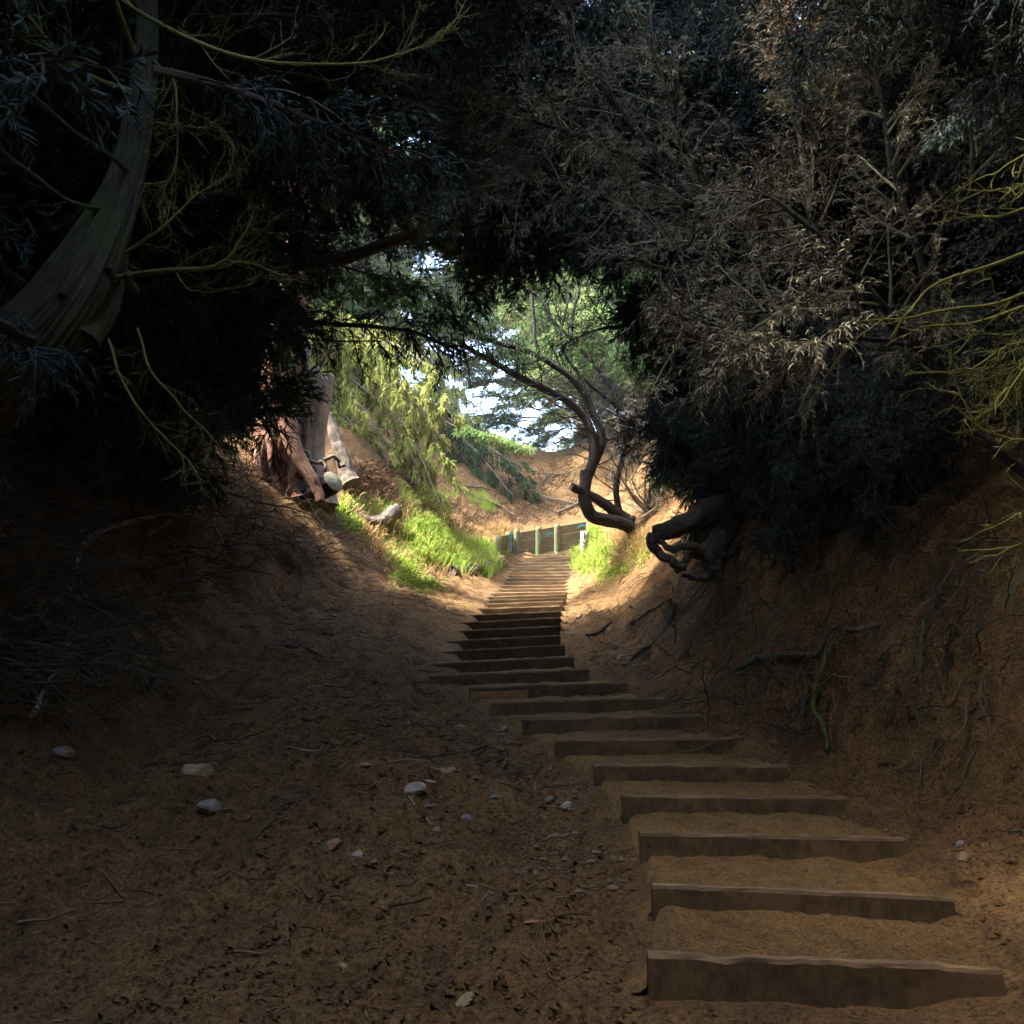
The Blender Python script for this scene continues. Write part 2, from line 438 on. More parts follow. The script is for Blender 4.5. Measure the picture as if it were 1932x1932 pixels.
def H(x, y, fine=True):
    x = np.asarray(x, float); y = np.asarray(y, float)
    G = np.interp(y, SY, SZ - .17)
    G = np.where(y < SY[0], SZ[0] - .17 - .012 * (SY[0] - np.maximum(y, -4)), G)
    top = SZ[-1] - .17
    G = np.where(y > SY[-1], top + .62 * soft(np.minimum(y, 34) - 25.1, .25) + .35 * sst(25.0, 25.5, y), G)
    xl = np.interp(y, SY, SL[:, 0]); xr = np.interp(y, SY, SR[:, 0])
    tl = xl - x; tr = x - xr
    f = lambda A: np.interp(y, KY, A)
    near = 1 - sst(9.0, 10.5, y)
    zl = f(L_o) * sst(-.7, .1, tl) + f(L_s1) * soft(tl + .15 * (1 - near), .08) + f(L_s2) * soft(tl - f(L_t1), .22)
    cap = 3.6 + 0 * zl
    zl = np.where(zl > cap, cap + .3 * (zl - cap), zl)
    # eroded gully beside the near boards, low mound left of it
    zl = zl - .10 * near * np.exp(-((tl - .45) / .38) ** 2) * sst(4.2, 5.5, y)
    zl = zl + .20 * np.exp(-((tl - 1.9) / .7) ** 2) * np.exp(-((y - 6.2) / 1.1) ** 2)
    zr = f(R_o) * sst(-.5, .1, tr) + f(R_s1) * soft(tr + .05, .06) + f(R_s2) * soft(tr - f(R_t1), .12)
    capr = np.interp(y, [0, 4, 8, 11, 14, 18, 24], [1.9, 1.8, 1.6, 2.2, 2.8, 3.0, 3.2])
    zr = np.where(zr > capr, capr + .38 * (zr - capr), zr)
    z = G + np.where(tl > -.75, zl, 0) + np.where(tr > -.55, zr, 0)
    z = z - .09 * sst(.10, .26, np.minimum(-tl, -tr)) * sst(SY[0] + .04, SY[0] + .14, y) * (1 - sst(24.5, 24.9, y))
    out = sst(-.1, .5, np.maximum(tl, tr))
    z = z + out * (.16 * fbm(x * .7, y * .7, 3, 3) + .09 * fbm(x * 2.4, y * 2.4, 3, 9) * (1 + 1.2 * sst(.5, 1.6, tr)))
    z = z + .30 * fbm(y * 2.6 + x * .6, x * .9, 3, 61) * sst(.45, 1.3, tr) * (1 - sst(13, 15, y)) + .16 * fbm(x * 1.9, y * 2.3, 3, 67) * sst(1.2, 3.0, tl) * (1 - sst(12, 15, y))
    if fine:
        z = z + (.25 + .75 * out) * (.11 * fbm(x * 5.5, y * 6.5, 4, 21) + .045 * np.abs(fbm(x * 17, y * 17, 2, 31)) - .05 * np.maximum(0, fbm(x * 2.1, y * 2.6, 2, 55) - .25))
    return z

def hit(u, v, far=45.0):
    u = np.atleast_1d(np.asarray(u, float)); v = np.atleast_1d(np.asarray(v, float))
    r = ray(u, v); r = r / r[:, 1:2]
    ds = np.arange(1.2, far, .04)
    X = r[:, 0:1] * ds; Z = EYE + r[:, 2:3] * ds; Y = np.broadcast_to(ds, X.shape)
    below = Z < H(X, Y, False)
    k = np.where(below.any(1), below.argmax(1), len(ds) - 1)
    x = r[:, 0] * ds[k]; y = ds[k]
    return np.stack([x, y, H(x, y)], -1)

# ------------------------------------------------------------------ ground
def spaced(knots):
    out = [knots[0][0]]
    for (a, s0), (b, s1) in zip(knots[:-1], knots[1:]):
        x = a
        while x < b - 1e-6:
            x += s0 + (s1 - s0) * (x - a) / (b - a); out.append(min(x, b))
    return np.unique(np.array(out))
gx = spaced([(-400, 120), (-60, 12), (-14, .8), (-6, .12), (-3.4, .04), (-2.6, .03), (2.6, .03), (3.3, .04), (5, .10), (14, .8), (60, 12), (400, 120)])
gy = spaced([(-400, 120), (-60, 10), (-4, .6), (1.2, .045), (2.0, .028), (7.0, .034), (9, .05), (14, .08), (26, .13), (36, .5), (60, 6), (400, 120)])
GX, GY = np.meshgrid(gx, gy)
GZ = H(GX, GY)
nx, ny = len(gx), len(gy)
ii = (np.arange(ny - 1)[:, None] * nx + np.arange(nx - 1)[None]).ravel()
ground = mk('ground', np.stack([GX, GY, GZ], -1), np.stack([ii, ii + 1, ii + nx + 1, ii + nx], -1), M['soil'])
tag(ground, kind='structure')

# ------------------------------------------------------------------ staircase
stair = thing('staircase', SM[0] - np.array([0, 0, .2]), 'long flight of earth steps held by timber boards climbing up the gully', 'staircase')
org = SM[0] - np.array([0, 0, .2])
def board_mesh(a, b, h, th, g, wear):
    n = 28
    t = np.linspace(0, 1, n); x = a + (b - a) * t[:, None]
    ax = nrm((b - a)[None])[0]; back = nrm(np.cross(np.array([0, 0, 1.]), ax)[None])[0]
    s = g.random() * 99
    top = wear * (.5 * fbm(t * 14 + s, t * 0, 3, 4) - np.maximum(0, fbm(t * 7 + s, t * 0 + 3, 2, 8) - .1) * 1.6)
    top = np.minimum(top, .01)
    ro = .012
    prof = [(0, -h), (0, -ro - .008), (.006, -.004), (.5 * th, 0), (th - .004, -.004), (th, -h)]
    V = []
    for k, (o, z) in enumerate(prof):
        zz = z + (top if z > -h * .5 else 0 * top)
        jit = .006 * fbm(t * 11 + s + k, t * 0 + k, 2, 12)
        V.append(x + back * (o + jit)[:, None] + np.array([0, 0, 1.]) * np.asarray(zz)[:, None])
    V = np.stack(V, 1); p = len(prof)
    i = (np.arange(n - 1)[:, None] * p + np.arange(p - 1)[None]).ravel()
    Q = np.stack([i, i + p, i + p + 1, i + 1], -1)
    Q = np.concatenate([Q, [[0, 1, 4, 5], [1, 2, 3, 4]], np.array([[5, 4, 1, 0], [4, 3, 2, 1]]) + (n - 1) * p])
    return V.reshape(-1, 3), Q
g = np.random.default_rng(5)
for i in range(NS):
    a, b = SL[i].copy(), SR[i].copy()
    d = nrm((b - a)[None])[0]
    if i >= 9: a = a - d * .25
    if 6 <= i < 9: b = b + d * .15
    V, Q = board_mesh(a, b, .27 if i < 9 else .25, .055, g, .006 if i else .022)
    o = mk('step_board', V, Q, M['board' if i < 17 else 'board_dry'], stair, org, smooth=False)
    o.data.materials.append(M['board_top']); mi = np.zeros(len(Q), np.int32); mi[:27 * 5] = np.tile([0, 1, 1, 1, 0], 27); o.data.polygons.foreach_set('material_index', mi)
    if i == 0: o['label'] = 'nearest board with a worn, splintered top edge'
    if i == 8:
        w = .62
        Vp, Qp = board_mesh(a + np.array([0.02, -.012, -.05]), a + d * w + np.array([0, -.012, -.05]), .17, .010, g, .004)
        mk('bare_wood', Vp, Qp, M['board_fresh'], o, org, smooth=False)['label'] = 'freshly exposed orange wood at the left end of the board'
    # earth filling behind the board, up to the next one
    if i < NS - 1:
        an, bn = SL[i + 1], SR[i + 1]
        drop = min(.19, max(.08, (SZ[i + 1] - SZ[i]) * .97))
    else:
        an, bn = SL[i] + np.array([.1, 1.0, .1]), SR[i] + np.array([.1, 1.0, .1]); drop = .02
    mx, my = (64, 26) if i < 9 else (34, 12)
    an, bn = an.copy(), bn.copy()
    if i < 9: bn[0] += .75 * max(0, SR[i][0] - bn[0]); an[0] = min(an[0], SL[i][0] + .12)
    s = np.linspace(-.10 if i < 9 else -.06, 1.14 if i < 9 else 1.02, mx)[None, :, None]; r = np.linspace(0, 1, my)[:, None, None]
    back0 = np.array([0, .045, -.012]); bk = np.array([0, .03, -drop])
    A = (SL[i] + back0) * (1 - r) + (an + bk) * r
    B = (SR[i] + back0) * (1 - r) + (bn + bk) * r
    T = A + (B - A) * s
    e = sst(-.02, .05, s[..., 0]) * (sst(-.10, .05, 1 - s[..., 0]) if i < 9 else sst(-.02, .03, 1 - s[..., 0]))
    ins = sst(0, .12, r[..., 0])
    hump = np.sin(math.pi * np.clip(s[..., 0], 0, 1))
    T[..., 2] += ins * (.03 * fbm(T[..., 0] * 5, T[..., 1] * 5, 3, 77 + i) + .014 * fbm(T[..., 0] * 22, T[..., 1] * 22, 2, 41)) + .006 * hump * r[..., 0] ** 2
    T[..., 2] -= .16 * (1 - e) + .05 * (1 - sst(0, .25, 1 - s[..., 0])) * fbm(T[..., 0] * 6, T[..., 1] * 6, 2, 3)
    ii = (np.arange(my - 1)[:, None] * mx + np.arange(mx - 1)[None]).ravel()
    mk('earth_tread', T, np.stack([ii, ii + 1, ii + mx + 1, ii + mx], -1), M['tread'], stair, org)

# ------------------------------------------------------------------ retaining wall at the head of the stairs
wl = thing('retaining_wall', P(1010, 1050, 24.6), 'low timber retaining wall with round posts at the head of the stairs', 'wall')
worg = P(1010, 1050, 24.6)
def plank(p0, p1, h, th, nm='plank'):
    d = nrm((p1 - p0)[None])[0]; bk = nrm(np.cross(np.array([0, 0, 1.]), np.array([d[0], d[1], 0]))[None])[0]
    n = 8; t = np.linspace(0, 1, n)[:, None]; x = p0 + (p1 - p0) * t
    x = x + bk * (.008 * fbm(t[:, 0] * 5 + p0[0] * 9, t[:, 0] * 0, 2, 3))[:, None]
    pr = [(0, -h), (0, -.006), (.008, 0), (th, 0), (th, -h)]
    V = np.stack([x + bk * o + np.array([0, 0, z]) for o, z in pr], 1)
    i = (np.arange(n - 1)[:, None] * 5 + np.arange(4)[None]).ravel()
    Q = np.concatenate([np.stack([i, i + 5, i + 6, i + 1], -1), [[0, 1, 3, 4], [4 + (n - 1) * 5, 3 + (n - 1) * 5, 1 + (n - 1) * 5, (n - 1) * 5]]])
    return mk(nm, V, Q, M['plank'], wl, worg, smooth=False)
wa, wb, wc = P(944, 1012, 22.6), P(969, 1006, 24.35), P(1106, 984, 25.1)
joints = [0, .35, .66, 1.0]
for k in range(3):
    q0, q1 = wb + (wc - wb) * joints[k], wb + (wc - wb) * (joints[k + 1] - .004)
    for row in range(3):
        hgt = .27
        off = np.array([0, .004 * ((row + k) % 2), -row * (hgt + .008)])
        plank(q0 + off, q1 + off, hgt, .06)
for row in range(3):
    plank(wa + np.array([0, 0, -row * .278]), wb + np.array([0, 0, -row * .278]) - np.array([.01, .02, 0]), .27, .06)
def post(u, v, d, r, h, mat='post', lab=None):
    p = P(u, v, d); z = np.linspace(-h, 0, 9)
    Pt = p + np.stack([z * 0.01, z * 0, z], -1)
    Rr = np.full(9, r); Rr[-1] = r * .96
    o = Acc().add(tubes(Pt, Rr, 16, bump=.02, bumpscale=(3, 2), seed=int(u))).mk('post', M[mat], wl, worg)
    if lab: o['label'] = lab
    return o, p
def stroke(par, p, r, pts, w, mat, nm='paint_mark'):
    pts = np.array(pts, float)   # angle (deg, 0 = facing the camera, + right), height below top
    a = np.radians(pts[:, 0]); c = p + np.stack([np.sin(a) * (r + .004), -np.cos(a) * (r + .004), -pts[:, 1]], -1)
    c = catmull(c, 14); side = np.gradient(c, axis=0); nr = nrm(c - (p * np.array([1, 1, 0]) + c * np.array([0, 0, 1])))
    s = nrm(np.cross(side, nr)) * w * .5
    V = np.stack([c - s, c + s], 1).reshape(-1, 3); i = np.arange(13) * 2
    mk(nm, V, np.stack([i, i + 1, i + 3, i + 2], -1), M[mat], par, worg)
for u, v, d, lab in [(941, 1012, 22.45, None), (960, 1004, 23.6, 'post with a bright blue painted stripe'), (975, 999, 24.2, None), (1016, 994, 24.45, None), (1051, 989, 24.65, None)]:
    o, p = post(u, v, d, .088, .95, lab=lab)
    if u == 960:
        stroke(o, p, .088, [(52, .04), (58, .12), (50, .2)], .05, 'paint_blue'); stroke(o, p, .088, [(48, .3), (56, .42), (50, .55)], .05, 'paint_blue')
    if u == 1016:
        stroke(o, p, .088, [(20, .2), (28, .32), (15, .5)], .03, 'paint_teal')
# faded cyan and green spray marks on the planks
fw = nrm(np.array([[-(wc - wb)[1] * -1, -(wc - wb)[0], 0]]))[0] * .012
def plank_mark(s0, s1, dz0, dz1, w, mat):
    t = np.linspace(0, 1, 10)[:, None]; c = wb + (wc - wb) * (s0 + (s1 - s0) * t) + np.array([0, -.016, 0])
    c[:, 2] -= (dz0 + (dz1 - dz0) * t[:, 0] + .02 * np.sin(t[:, 0] * 9))
    V = np.stack([c - [0, 0, w / 2], c + [0, 0, w / 2]], 1).reshape(-1, 3); i = np.arange(9) * 2
    mk('paint_mark', V, np.stack([i, i + 2, i + 3, i + 1], -1), M[mat], wl, worg)
plank_mark(.43, .55, .20, .19, .04, 'paint_teal'); plank_mark(.88, .98, .12, .10, .07, 'paint_teal')
# tall square-cut post beside the stairs with black scribbles
gp = P(1103, 1003, 21.9)
gpost = thing('marker_post', gp - np.array([0, 0, .9]), 'pale upright post scribbled with black graffiti right of the top steps', 'post')
z = np.linspace(-1.0, 0, 8)
go = Acc().add(tubes(gp + np.stack([z * 0, z * 0, z], -1), np.full(8, .115), 14, bump=.02, bumpscale=(3, 2))).mk('shaft', M['cut'], gpost, gp - np.array([0, 0, .9]))
def gstroke(pts, w=.028):
    pts = np.array(pts, float); a = np.radians(pts[:, 0]); r = .119
    c = catmull(gp + np.stack([np.sin(a) * r, -np.cos(a) * r, -pts[:, 1]], -1), 16)
    s = np.gradient(c, axis=0); n2 = nrm((c - gp) * np.array([1, 1, 0])); s = nrm(np.cross(s, n2)) * w * .5
    V = np.stack([c - s, c + s], 1).reshape(-1, 3); i = np.arange(15) * 2
    mk('scribble', V, np.stack([i, i + 1, i + 3, i + 2], -1), M['paint_black'], go, gp - np.array([0, 0, .9]))
gstroke([(-35, .08), (35, .12)]); gstroke([(-35, .15), (30, .18)]); gstroke([(-5, .04), (-8, .22)]); gstroke([(-30, .3), (0, .36), (38, .26)])
gstroke([(-32, .38), (-10, .46), (20, .4), (40, .34)]); gstroke([(-25, .62), (-20, .52), (20, .5), (35, .6), (10, .66)])

# ------------------------------------------------------------------ tree makers
def limb_mesh(acc, pts, r0, r1, n=24, k=8, w=.03, seed=0, bump_=.12):
    c = wob(catmull(pts, n), w, seed); R = r0 + (r1 - r0) * np.linspace(0, 1, n) ** .8
    acc.add(tubes(c, R, k, bump=bump_, bumpscale=(4, 1.8), seed=seed))
    return c

def part_limb(t, base, name, mat, pts, r0, r1, n=24, k=8, w=.03, seed=0, bump_=.12):
    a = Acc(); c = limb_mesh(a, pts, r0, r1, n, k, w, seed, bump_); a.mk(name, M[mat], t, base)
    return c

OPEN = [(585, 640), (700, 600), (860, 570), (950, 530), (1040, 490), (1120, 490), (1190, 570), (1220, 760), (1240, 990), (1300, 1120), (1450, 1300), (1500, 1932), (0, 1932), (0, 1500), (420, 1300), (470, 1100), (470, 880), (520, 700)]
def clear(c, pad=0, ymax=14.5):
    """keep foliage nearer than ymax out of the view up the stairs, and out of the stair corridor"""
    u, v = project(c)
    bad = (c[:, 1] < ymax) & inpoly(u, v, OPEN)
    xl = np.interp(c[:, 1], SY, SL[:, 0]); xr = np.interp(c[:, 1], SY, SR[:, 0])
    bad |= (c[:, 0] > xl - .8) & (c[:, 0] < xr + .8) & (c[:, 2] < H(c[:, 0], c[:, 1], False) + 2.2)
    bad |= (np.linalg.norm(c - np.array([0, 0, EYE]), axis=1) < 2.2)
    return ~bad


def bough_mesh(name, mat, seed, droop=.7, flat=.35, ll=(.06, .13), lw=.016, nside=26, nt=6, nl=9, L=1.5, fl=.6):
    """one leafy bough along +X; copies share this mesh"""
    g = np.random.default_rng(seed)
    stem = np.zeros((1, 9, 3)); x = np.linspace(0, L, 9); stem[0, :, 0] = x; stem[0, :, 2] = -.18 * droop * x ** 2; stem[0, :, 1] = .06 * np.sin(x * 3 + seed)
    side, _, _ = spawn(stem, nside, (.3, .75), (.6, 1.1), g, 6, .12, 1, droop, .08, flat, .45)
    tw, _, _ = spawn(side, nt, (.12, .32), (.4, 1.0), g, 4, .1, 1, droop, .1, flat * 1.5, .3)
    lf, _, _ = spawn(tw, nl, ll, (.3, 1.0), g, 3, .05, 1, fl, .1, .8, .2)
    a = Acc().add(tubes(stem, rad(1, 9, .022, .006), 5)).add(tubes(side, rad(len(side), 6, .007, .003), 3)).add(tubes(tw, rad(len(tw), 4, .003, .002), 3))
    nwood = sum(len(q) for q in a.Q)
    a.add(ribbons(lf, np.full((len(lf), 3), lw) * np.array([.7, 1, .3]), g))
    o = a.mk(name, M['bark'], None, smooth=False)
    me = o.data; me.materials.append(M[mat])
    mi = np.ones(len(me.polygons), np.int32); mi[:nwood] = 0
    me.polygons.foreach_set('material_index', mi)
    bpy.data.objects.remove(o)
    return me
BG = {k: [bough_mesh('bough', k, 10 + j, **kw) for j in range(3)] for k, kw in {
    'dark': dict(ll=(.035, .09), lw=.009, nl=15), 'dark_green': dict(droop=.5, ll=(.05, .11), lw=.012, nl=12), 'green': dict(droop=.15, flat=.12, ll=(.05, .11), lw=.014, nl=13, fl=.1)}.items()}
def add_bough(t, base, p, yaw, pitch, scale, kind, g):
    o = bpy.data.objects.new('bough', BG[kind][g.integers(0, 3)])
    COL.objects.link(o); o.parent = t
    o.location = [float(c) for c in (p - base)]
    o.rotation_euler = (g.normal() * .3, float(pitch), float(yaw)); o.scale = (float(scale),) * 3
    o['kind'] = 'stuff'
    return o

# dark trees that close the tunnel on both sides and overhead
GRP = 'dark cypresses crowding the gully'
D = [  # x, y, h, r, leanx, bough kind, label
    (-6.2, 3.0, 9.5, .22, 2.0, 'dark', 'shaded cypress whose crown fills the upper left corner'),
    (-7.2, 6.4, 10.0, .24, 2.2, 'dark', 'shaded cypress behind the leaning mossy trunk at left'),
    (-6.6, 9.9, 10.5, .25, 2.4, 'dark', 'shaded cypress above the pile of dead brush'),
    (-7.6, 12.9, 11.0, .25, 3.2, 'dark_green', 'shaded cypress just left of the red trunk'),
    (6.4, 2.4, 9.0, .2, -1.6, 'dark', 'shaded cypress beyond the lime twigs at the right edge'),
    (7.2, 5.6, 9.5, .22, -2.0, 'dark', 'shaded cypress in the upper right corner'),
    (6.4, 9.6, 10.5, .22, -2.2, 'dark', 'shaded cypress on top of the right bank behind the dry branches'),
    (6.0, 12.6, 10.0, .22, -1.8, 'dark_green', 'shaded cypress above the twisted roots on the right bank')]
trees = []
for k, (x, y, h, r, lx, kd, lab) in enumerate(D):
    g = np.random.default_rng(600 + k)
    base = np.array([x, y, float(H(x, y)) - .15]); top = base + np.array([lx, g.normal() * .3, h])
    t = thing('cypress_tree', base, lab, 'tree', GRP)
    a = Acc(); c = limb_mesh(a, [base, base + (top - base) * .35 + g.normal(size=3) * .15, base + (top - base) * .7 + g.normal(size=3) * .2, top], r, r * .25, 30, 12, .15, k, .15)
    a.mk('trunk', M['bark'], t, base)
    trees.append((t, base, c, kd, r, []))
g = np.random.default_rng(640)
TB = np.array([tt[1] for tt in trees])
n = 80000
cand = np.stack([g.uniform(-10.5, 10.5, n), g.uniform(-2.5, 12.9, n), g.uniform(.4, 14.5, n)], -1)
gz = H(cand[:, 0], cand[:, 1], False)
u, v = project(cand)
xc = np.interp(cand[:, 1], SY, SM[:, 0]); pz = np.interp(cand[:, 1], SY, SZ)
tun = ((cand[:, 0] - xc) / 3.1) ** 2 + ((cand[:, 2] - pz) / np.interp(cand[:, 1], [2, 6, 12], [6.6, 5.6, 4.6])) ** 2 < 1
ok = (cand[:, 2] > gz + .25) & ~tun & clear(cand)
inv = (u > -250) & (u < 2180) & (v > np.where(cand[:, 1] < 8, -70, -350)) & (cand[:, 1] > 2.5)
slit = ((np.abs(cand[:, 0] - 1.6) < 1.1) & (cand[:, 1] < 8.6)) | ((np.abs(cand[:, 0] + .3) < 2.5) & (cand[:, 1] < 4.5))             # unseen gap cut in the crowns to let skylight onto the near path
over = (cand[:, 2] > 6.8) & (np.abs(cand[:, 0]) < 8) & (cand[:, 1] > .5) & ~slit     # tunnel roof; its unseen near part is added to block the sun
ok &= inv | over | ((np.abs(cand[:, 0]) > 3.6) & (cand[:, 1] > -1.5) & (g.random(n) < .6))  # unseen side boughs added to shade the banks
ok &= (np.hypot(cand[:, 0], cand[:, 1]) > 4.2) | (cand[:, 2] > 6.8)
ok &= ~((u > 780) & (v < 760) & (v > -80) & (u < 2000) & (cand[:, 1] < 9.3))        # room for the dry conifers
ok &= ~((u < 560) & (v < 950) & (v > -80) & (u > -160) & (cand[:, 1] < 8.2))
ok &= ~((u > 330) & (u < 960) & (v > 380) & (v < 530) & (cand[:, 1] < 11.3))
ok &= ~((v > 850) & (u < 700) & (cand[:, 1] < 14))
ok &= ~((v > 920) & (u > 1180))
ok &= ~((v > 700) & (u > 1180) & (u < 1300) & (cand[:, 1] < 14))
ok &= ~((cand[:, 2] > np.interp(cand[:, 1], [-2, 3, 6, 8, 11, 13], [10.5, 10.5, 11, 12, 12.5, 10.5])))
thin = inpoly(u, v, [(500, 90), (800, 70), (890, 250), (920, 420), (800, 480), (600, 530), (430, 500), (430, 250)])
ok &= ~thin | (g.random(n) < .22)
cand = cand[ok]

cand = cand[:4600]
for p in cand:
    dd = np.hypot(TB[:, 0] * .6 - p[0], (TB[:, 1] - p[1]) * 1.4); i = int(dd.argmin())
    t, base, c, kd, r, lst = trees[i]
    if len(lst) >= 480: continue
    ax = c[np.argmin(np.linalg.norm(c - (p - np.array([0, 0, .6])), axis=1))]
    d = p - ax; yaw = math.atan2(d[1], d[0]) + g.normal() * .5
    s = g.uniform(.8, 1.35) * (1.25 if p[1] > 9 else 1.0)
    dv = np.array([math.cos(yaw), math.sin(yaw), 0]) * .7 * s
    if not clear(np.array([p - dv, p + dv - [0, 0, .45 * s], p - [0, 0, .4 * s]])).all(): continue
    lst.append(p)
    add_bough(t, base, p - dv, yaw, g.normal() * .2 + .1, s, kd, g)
for q in range(360):                                                 # crown tops added beside the near path to block sun and sky
    p = np.array([-g.uniform(3.4, 7.5) if q % 3 else g.uniform(3.6, 7.5), g.uniform(-.6, 8.0), g.uniform(7.5, 11.0)])
    i = int(np.hypot(TB[:, 0] * .8 - p[0], (TB[:, 1] - p[1])).argmin()); t, base, c, kd, r, lst = trees[i]
    yaw = math.atan2(p[1] - base[1], p[0] - base[0]) + g.normal() * .6
    add_bough(t, base, p - np.array([math.cos(yaw), math.sin(yaw), 0]) * 1.2, yaw, g.normal() * .15, g.uniform(1.4, 2.0), kd, g)
for q in range(420):                                                 # unseen boughs added to shade the right bank
    p = np.array([g.uniform(2.4, 5.4), g.uniform(1.2, 6.6), g.uniform(3.6, 8.6)]); yaw = math.pi + g.normal() * .9; s = g.uniform(.6, 1.0)
    uu, vv = project(np.array([p, p + np.array([math.cos(yaw), math.sin(yaw), -.25]) * 1.4 * s]))
    if ((uu < 2030) & (vv > -90)).any(): continue
    t, base, c, kd, r, lst = trees[4]
    add_bough(t, base, p, yaw, .1 + g.normal() * .25, s, 'dark', g)
for q in range(46):                                                  # green tips in the upper canopy
    u_, v_ = (g.uniform(1180, 1920), g.uniform(-20, 260)) if q % 4 else (g.uniform(560, 760), g.uniform(130, 330))
    p = P(u_, v_, g.uniform(9.0, 10.5)); t, base, c, kd, r, lst = trees[6 if u_ > 1000 else 3]
    add_bough(t, base, p, g.uniform(0, 6.28), g.normal() * .3, g.uniform(.35, .6), 'green', g)
for q in range(130):
    u_, v_ = g.uniform(1290, 1960), g.uniform(600, 900); d_ = g.uniform(6.6, 10.0) if u_ > 1420 else g.uniform(9.8, 12)
    p = P(u_, v_ + (u_ - 1290) * .02, d_)
    if p[2] < H(p[0], p[1], False) + .1 or (u_ < 1500 and v_ > 840): continue
    t, base, c, kd, r, lst = trees[5 if d_ < 8 else 6]
    yaw = math.pi + g.normal() * .7; s = g.uniform(.6, 1.0)
    if not clear(np.array([p, p + np.array([math.cos(yaw), math.sin(yaw), -.4]) * 1.4 * s])).all(): continue
    add_bough(t, base, p, yaw, .2 + g.normal() * .25, s, 'dark', g)
for t, base, c, kd, r, lst in trees:                                  # limbs from the trunk to the bough clusters
    if not lst: continue
    q = np.array(lst); q = q[q[:, 1] > 8.8] if (q[:, 1] > 8.8).any() else q[:0]; pick = q[g.permutation(len(q))[:16]]
    for p in pick:
        ax = c[np.argmin(np.linalg.norm(c - (p - np.array([0, 0, 1.2])), axis=1))]
        a = Acc(); limb_mesh(a, [ax, ax + (p - ax) * .5 + [0, 0, .25], p], r * .3, .02, 14, 6, .12, int(abs(p[0]) * 100)); a.mk('limb', M['bark'], t, base)
# unseen trees added behind the camera to shade the foreground
for k, (x, y, lx, lab) in enumerate([(-4.6, -4.4, .6, 'shaded cypress standing behind the photographer on the left'), (4.8, -4.4, -.6, 'shaded cypress standing behind the photographer on the right'), (.2, -6.4, 0, 'shaded cypress standing straight behind the photographer')]):
    g = np.random.default_rng(660 + k)
    base = np.array([x, y, float(H(x, y)) - .15]); t = thing('cypress_tree', base, lab, 'tree', GRP)
    a = Acc(); c = limb_mesh(a, [base, base + [lx * .5, 0, 4.5], base + [lx, 0, 9]], .24, .06, 30, 12, .15, k, .15); a.mk('trunk', M['bark'], t, base)
    for _ in range(230):
        q = c[g.integers(3, 30)]; yaw = g.uniform(0, 6.28); s = g.uniform(1.3, 2.2)
        p = q + np.array([math.cos(yaw), math.sin(yaw), 0]) * g.uniform(0, 1.5)
        tip = p + np.array([math.cos(yaw), math.sin(yaw), 0]) * 1.5 * s
        if max(p[1], tip[1]) > -1.2: continue
        add_bough(t, base, p, yaw, .1 + g.normal() * .2, s, 'dark', g)

# far trees, green and lit, round the head of the stairs
GF = 'green trees beyond the head of the stairs'
FT = [(-11.0, 30.0, 13, .3, 1.0, 'dark_green', 'tall dark green cypress rising behind the red trunk'),
      (-6.0, 37, 14, .3, .5, 'green', 'tall bright green cypress behind the drooping olive boughs'),
      (3.4, 38, 15, .3, 0, 'green', 'bright green cypress against the pale sky above the stairs'),
      (5.6, 31, 14, .3, -1, 'green', 'bright green cypress behind the arching trunks'),
      (11.0, 27, 9, .28, -.5, 'dark_green', 'dark green cypress on the bank right of the arching trunks'),
      (9.0, 19.0, 5, .25, -.5, 'dark_green', 'dark green cypress between the arching trunks and the right bank'),
      (-11.5, 21.5, 7, .28, .8, 'dark_green', 'dark green cypress seen behind the broken grey stump'),
      (-10, 36, 16, .3, 0, 'dark_green', 'far dark cypress on the hill crest left of the sky gap'),
      (9.5, 38, 16, .3, 0, 'dark_green', 'far dark cypress on the hill crest right of the sky gap')]
SKYGAP = [(840, 640), (960, 600), (1060, 620), (1120, 760), (1070, 860), (960, 860), (880, 800), (830, 720)]
for k, (x, y, h, r, lx, kd, lab) in enumerate(FT):
    g = np.random.default_rng(300 + k)
    base = np.array([x, y, float(H(x, y)) - .2]); t = thing('cypress_tree', base, lab, 'tree', GF)
    a = Acc(); c = limb_mesh(a, [base, base + [lx * .3, 0, h * .4], base + [lx, 0, h]], r, .05, 30, 10, .2, k); a.mk('trunk', M['bark'], t, base)
    nb = 0
    for _ in range(420):
        f = g.random(); q = c[int(4 + f * 25)]; yaw = g.uniform(0, 6.28); s = g.uniform(1.4, 2.4)
        reach = g.uniform(.2, 1) * 3.6 * (1.05 - .6 * f)
        p = q + np.array([math.cos(yaw), math.sin(yaw), 0]) * reach + [0, 0, g.normal() * .3]
        tip = p + np.array([math.cos(yaw), math.sin(yaw), -.1]) * s
        uu, vv = project(np.array([p, tip, (p + tip) / 2]))
        if inpoly(uu, vv, SKYGAP).any() and g.random() > .5: continue
        if p[2] < H(p[0], p[1], False) + .8: continue
        if p[2] > base[2] + h or nb > 230: continue
        nb += 1
        add_bough(t, base, p, yaw, g.normal() * .12, s, kd, g)

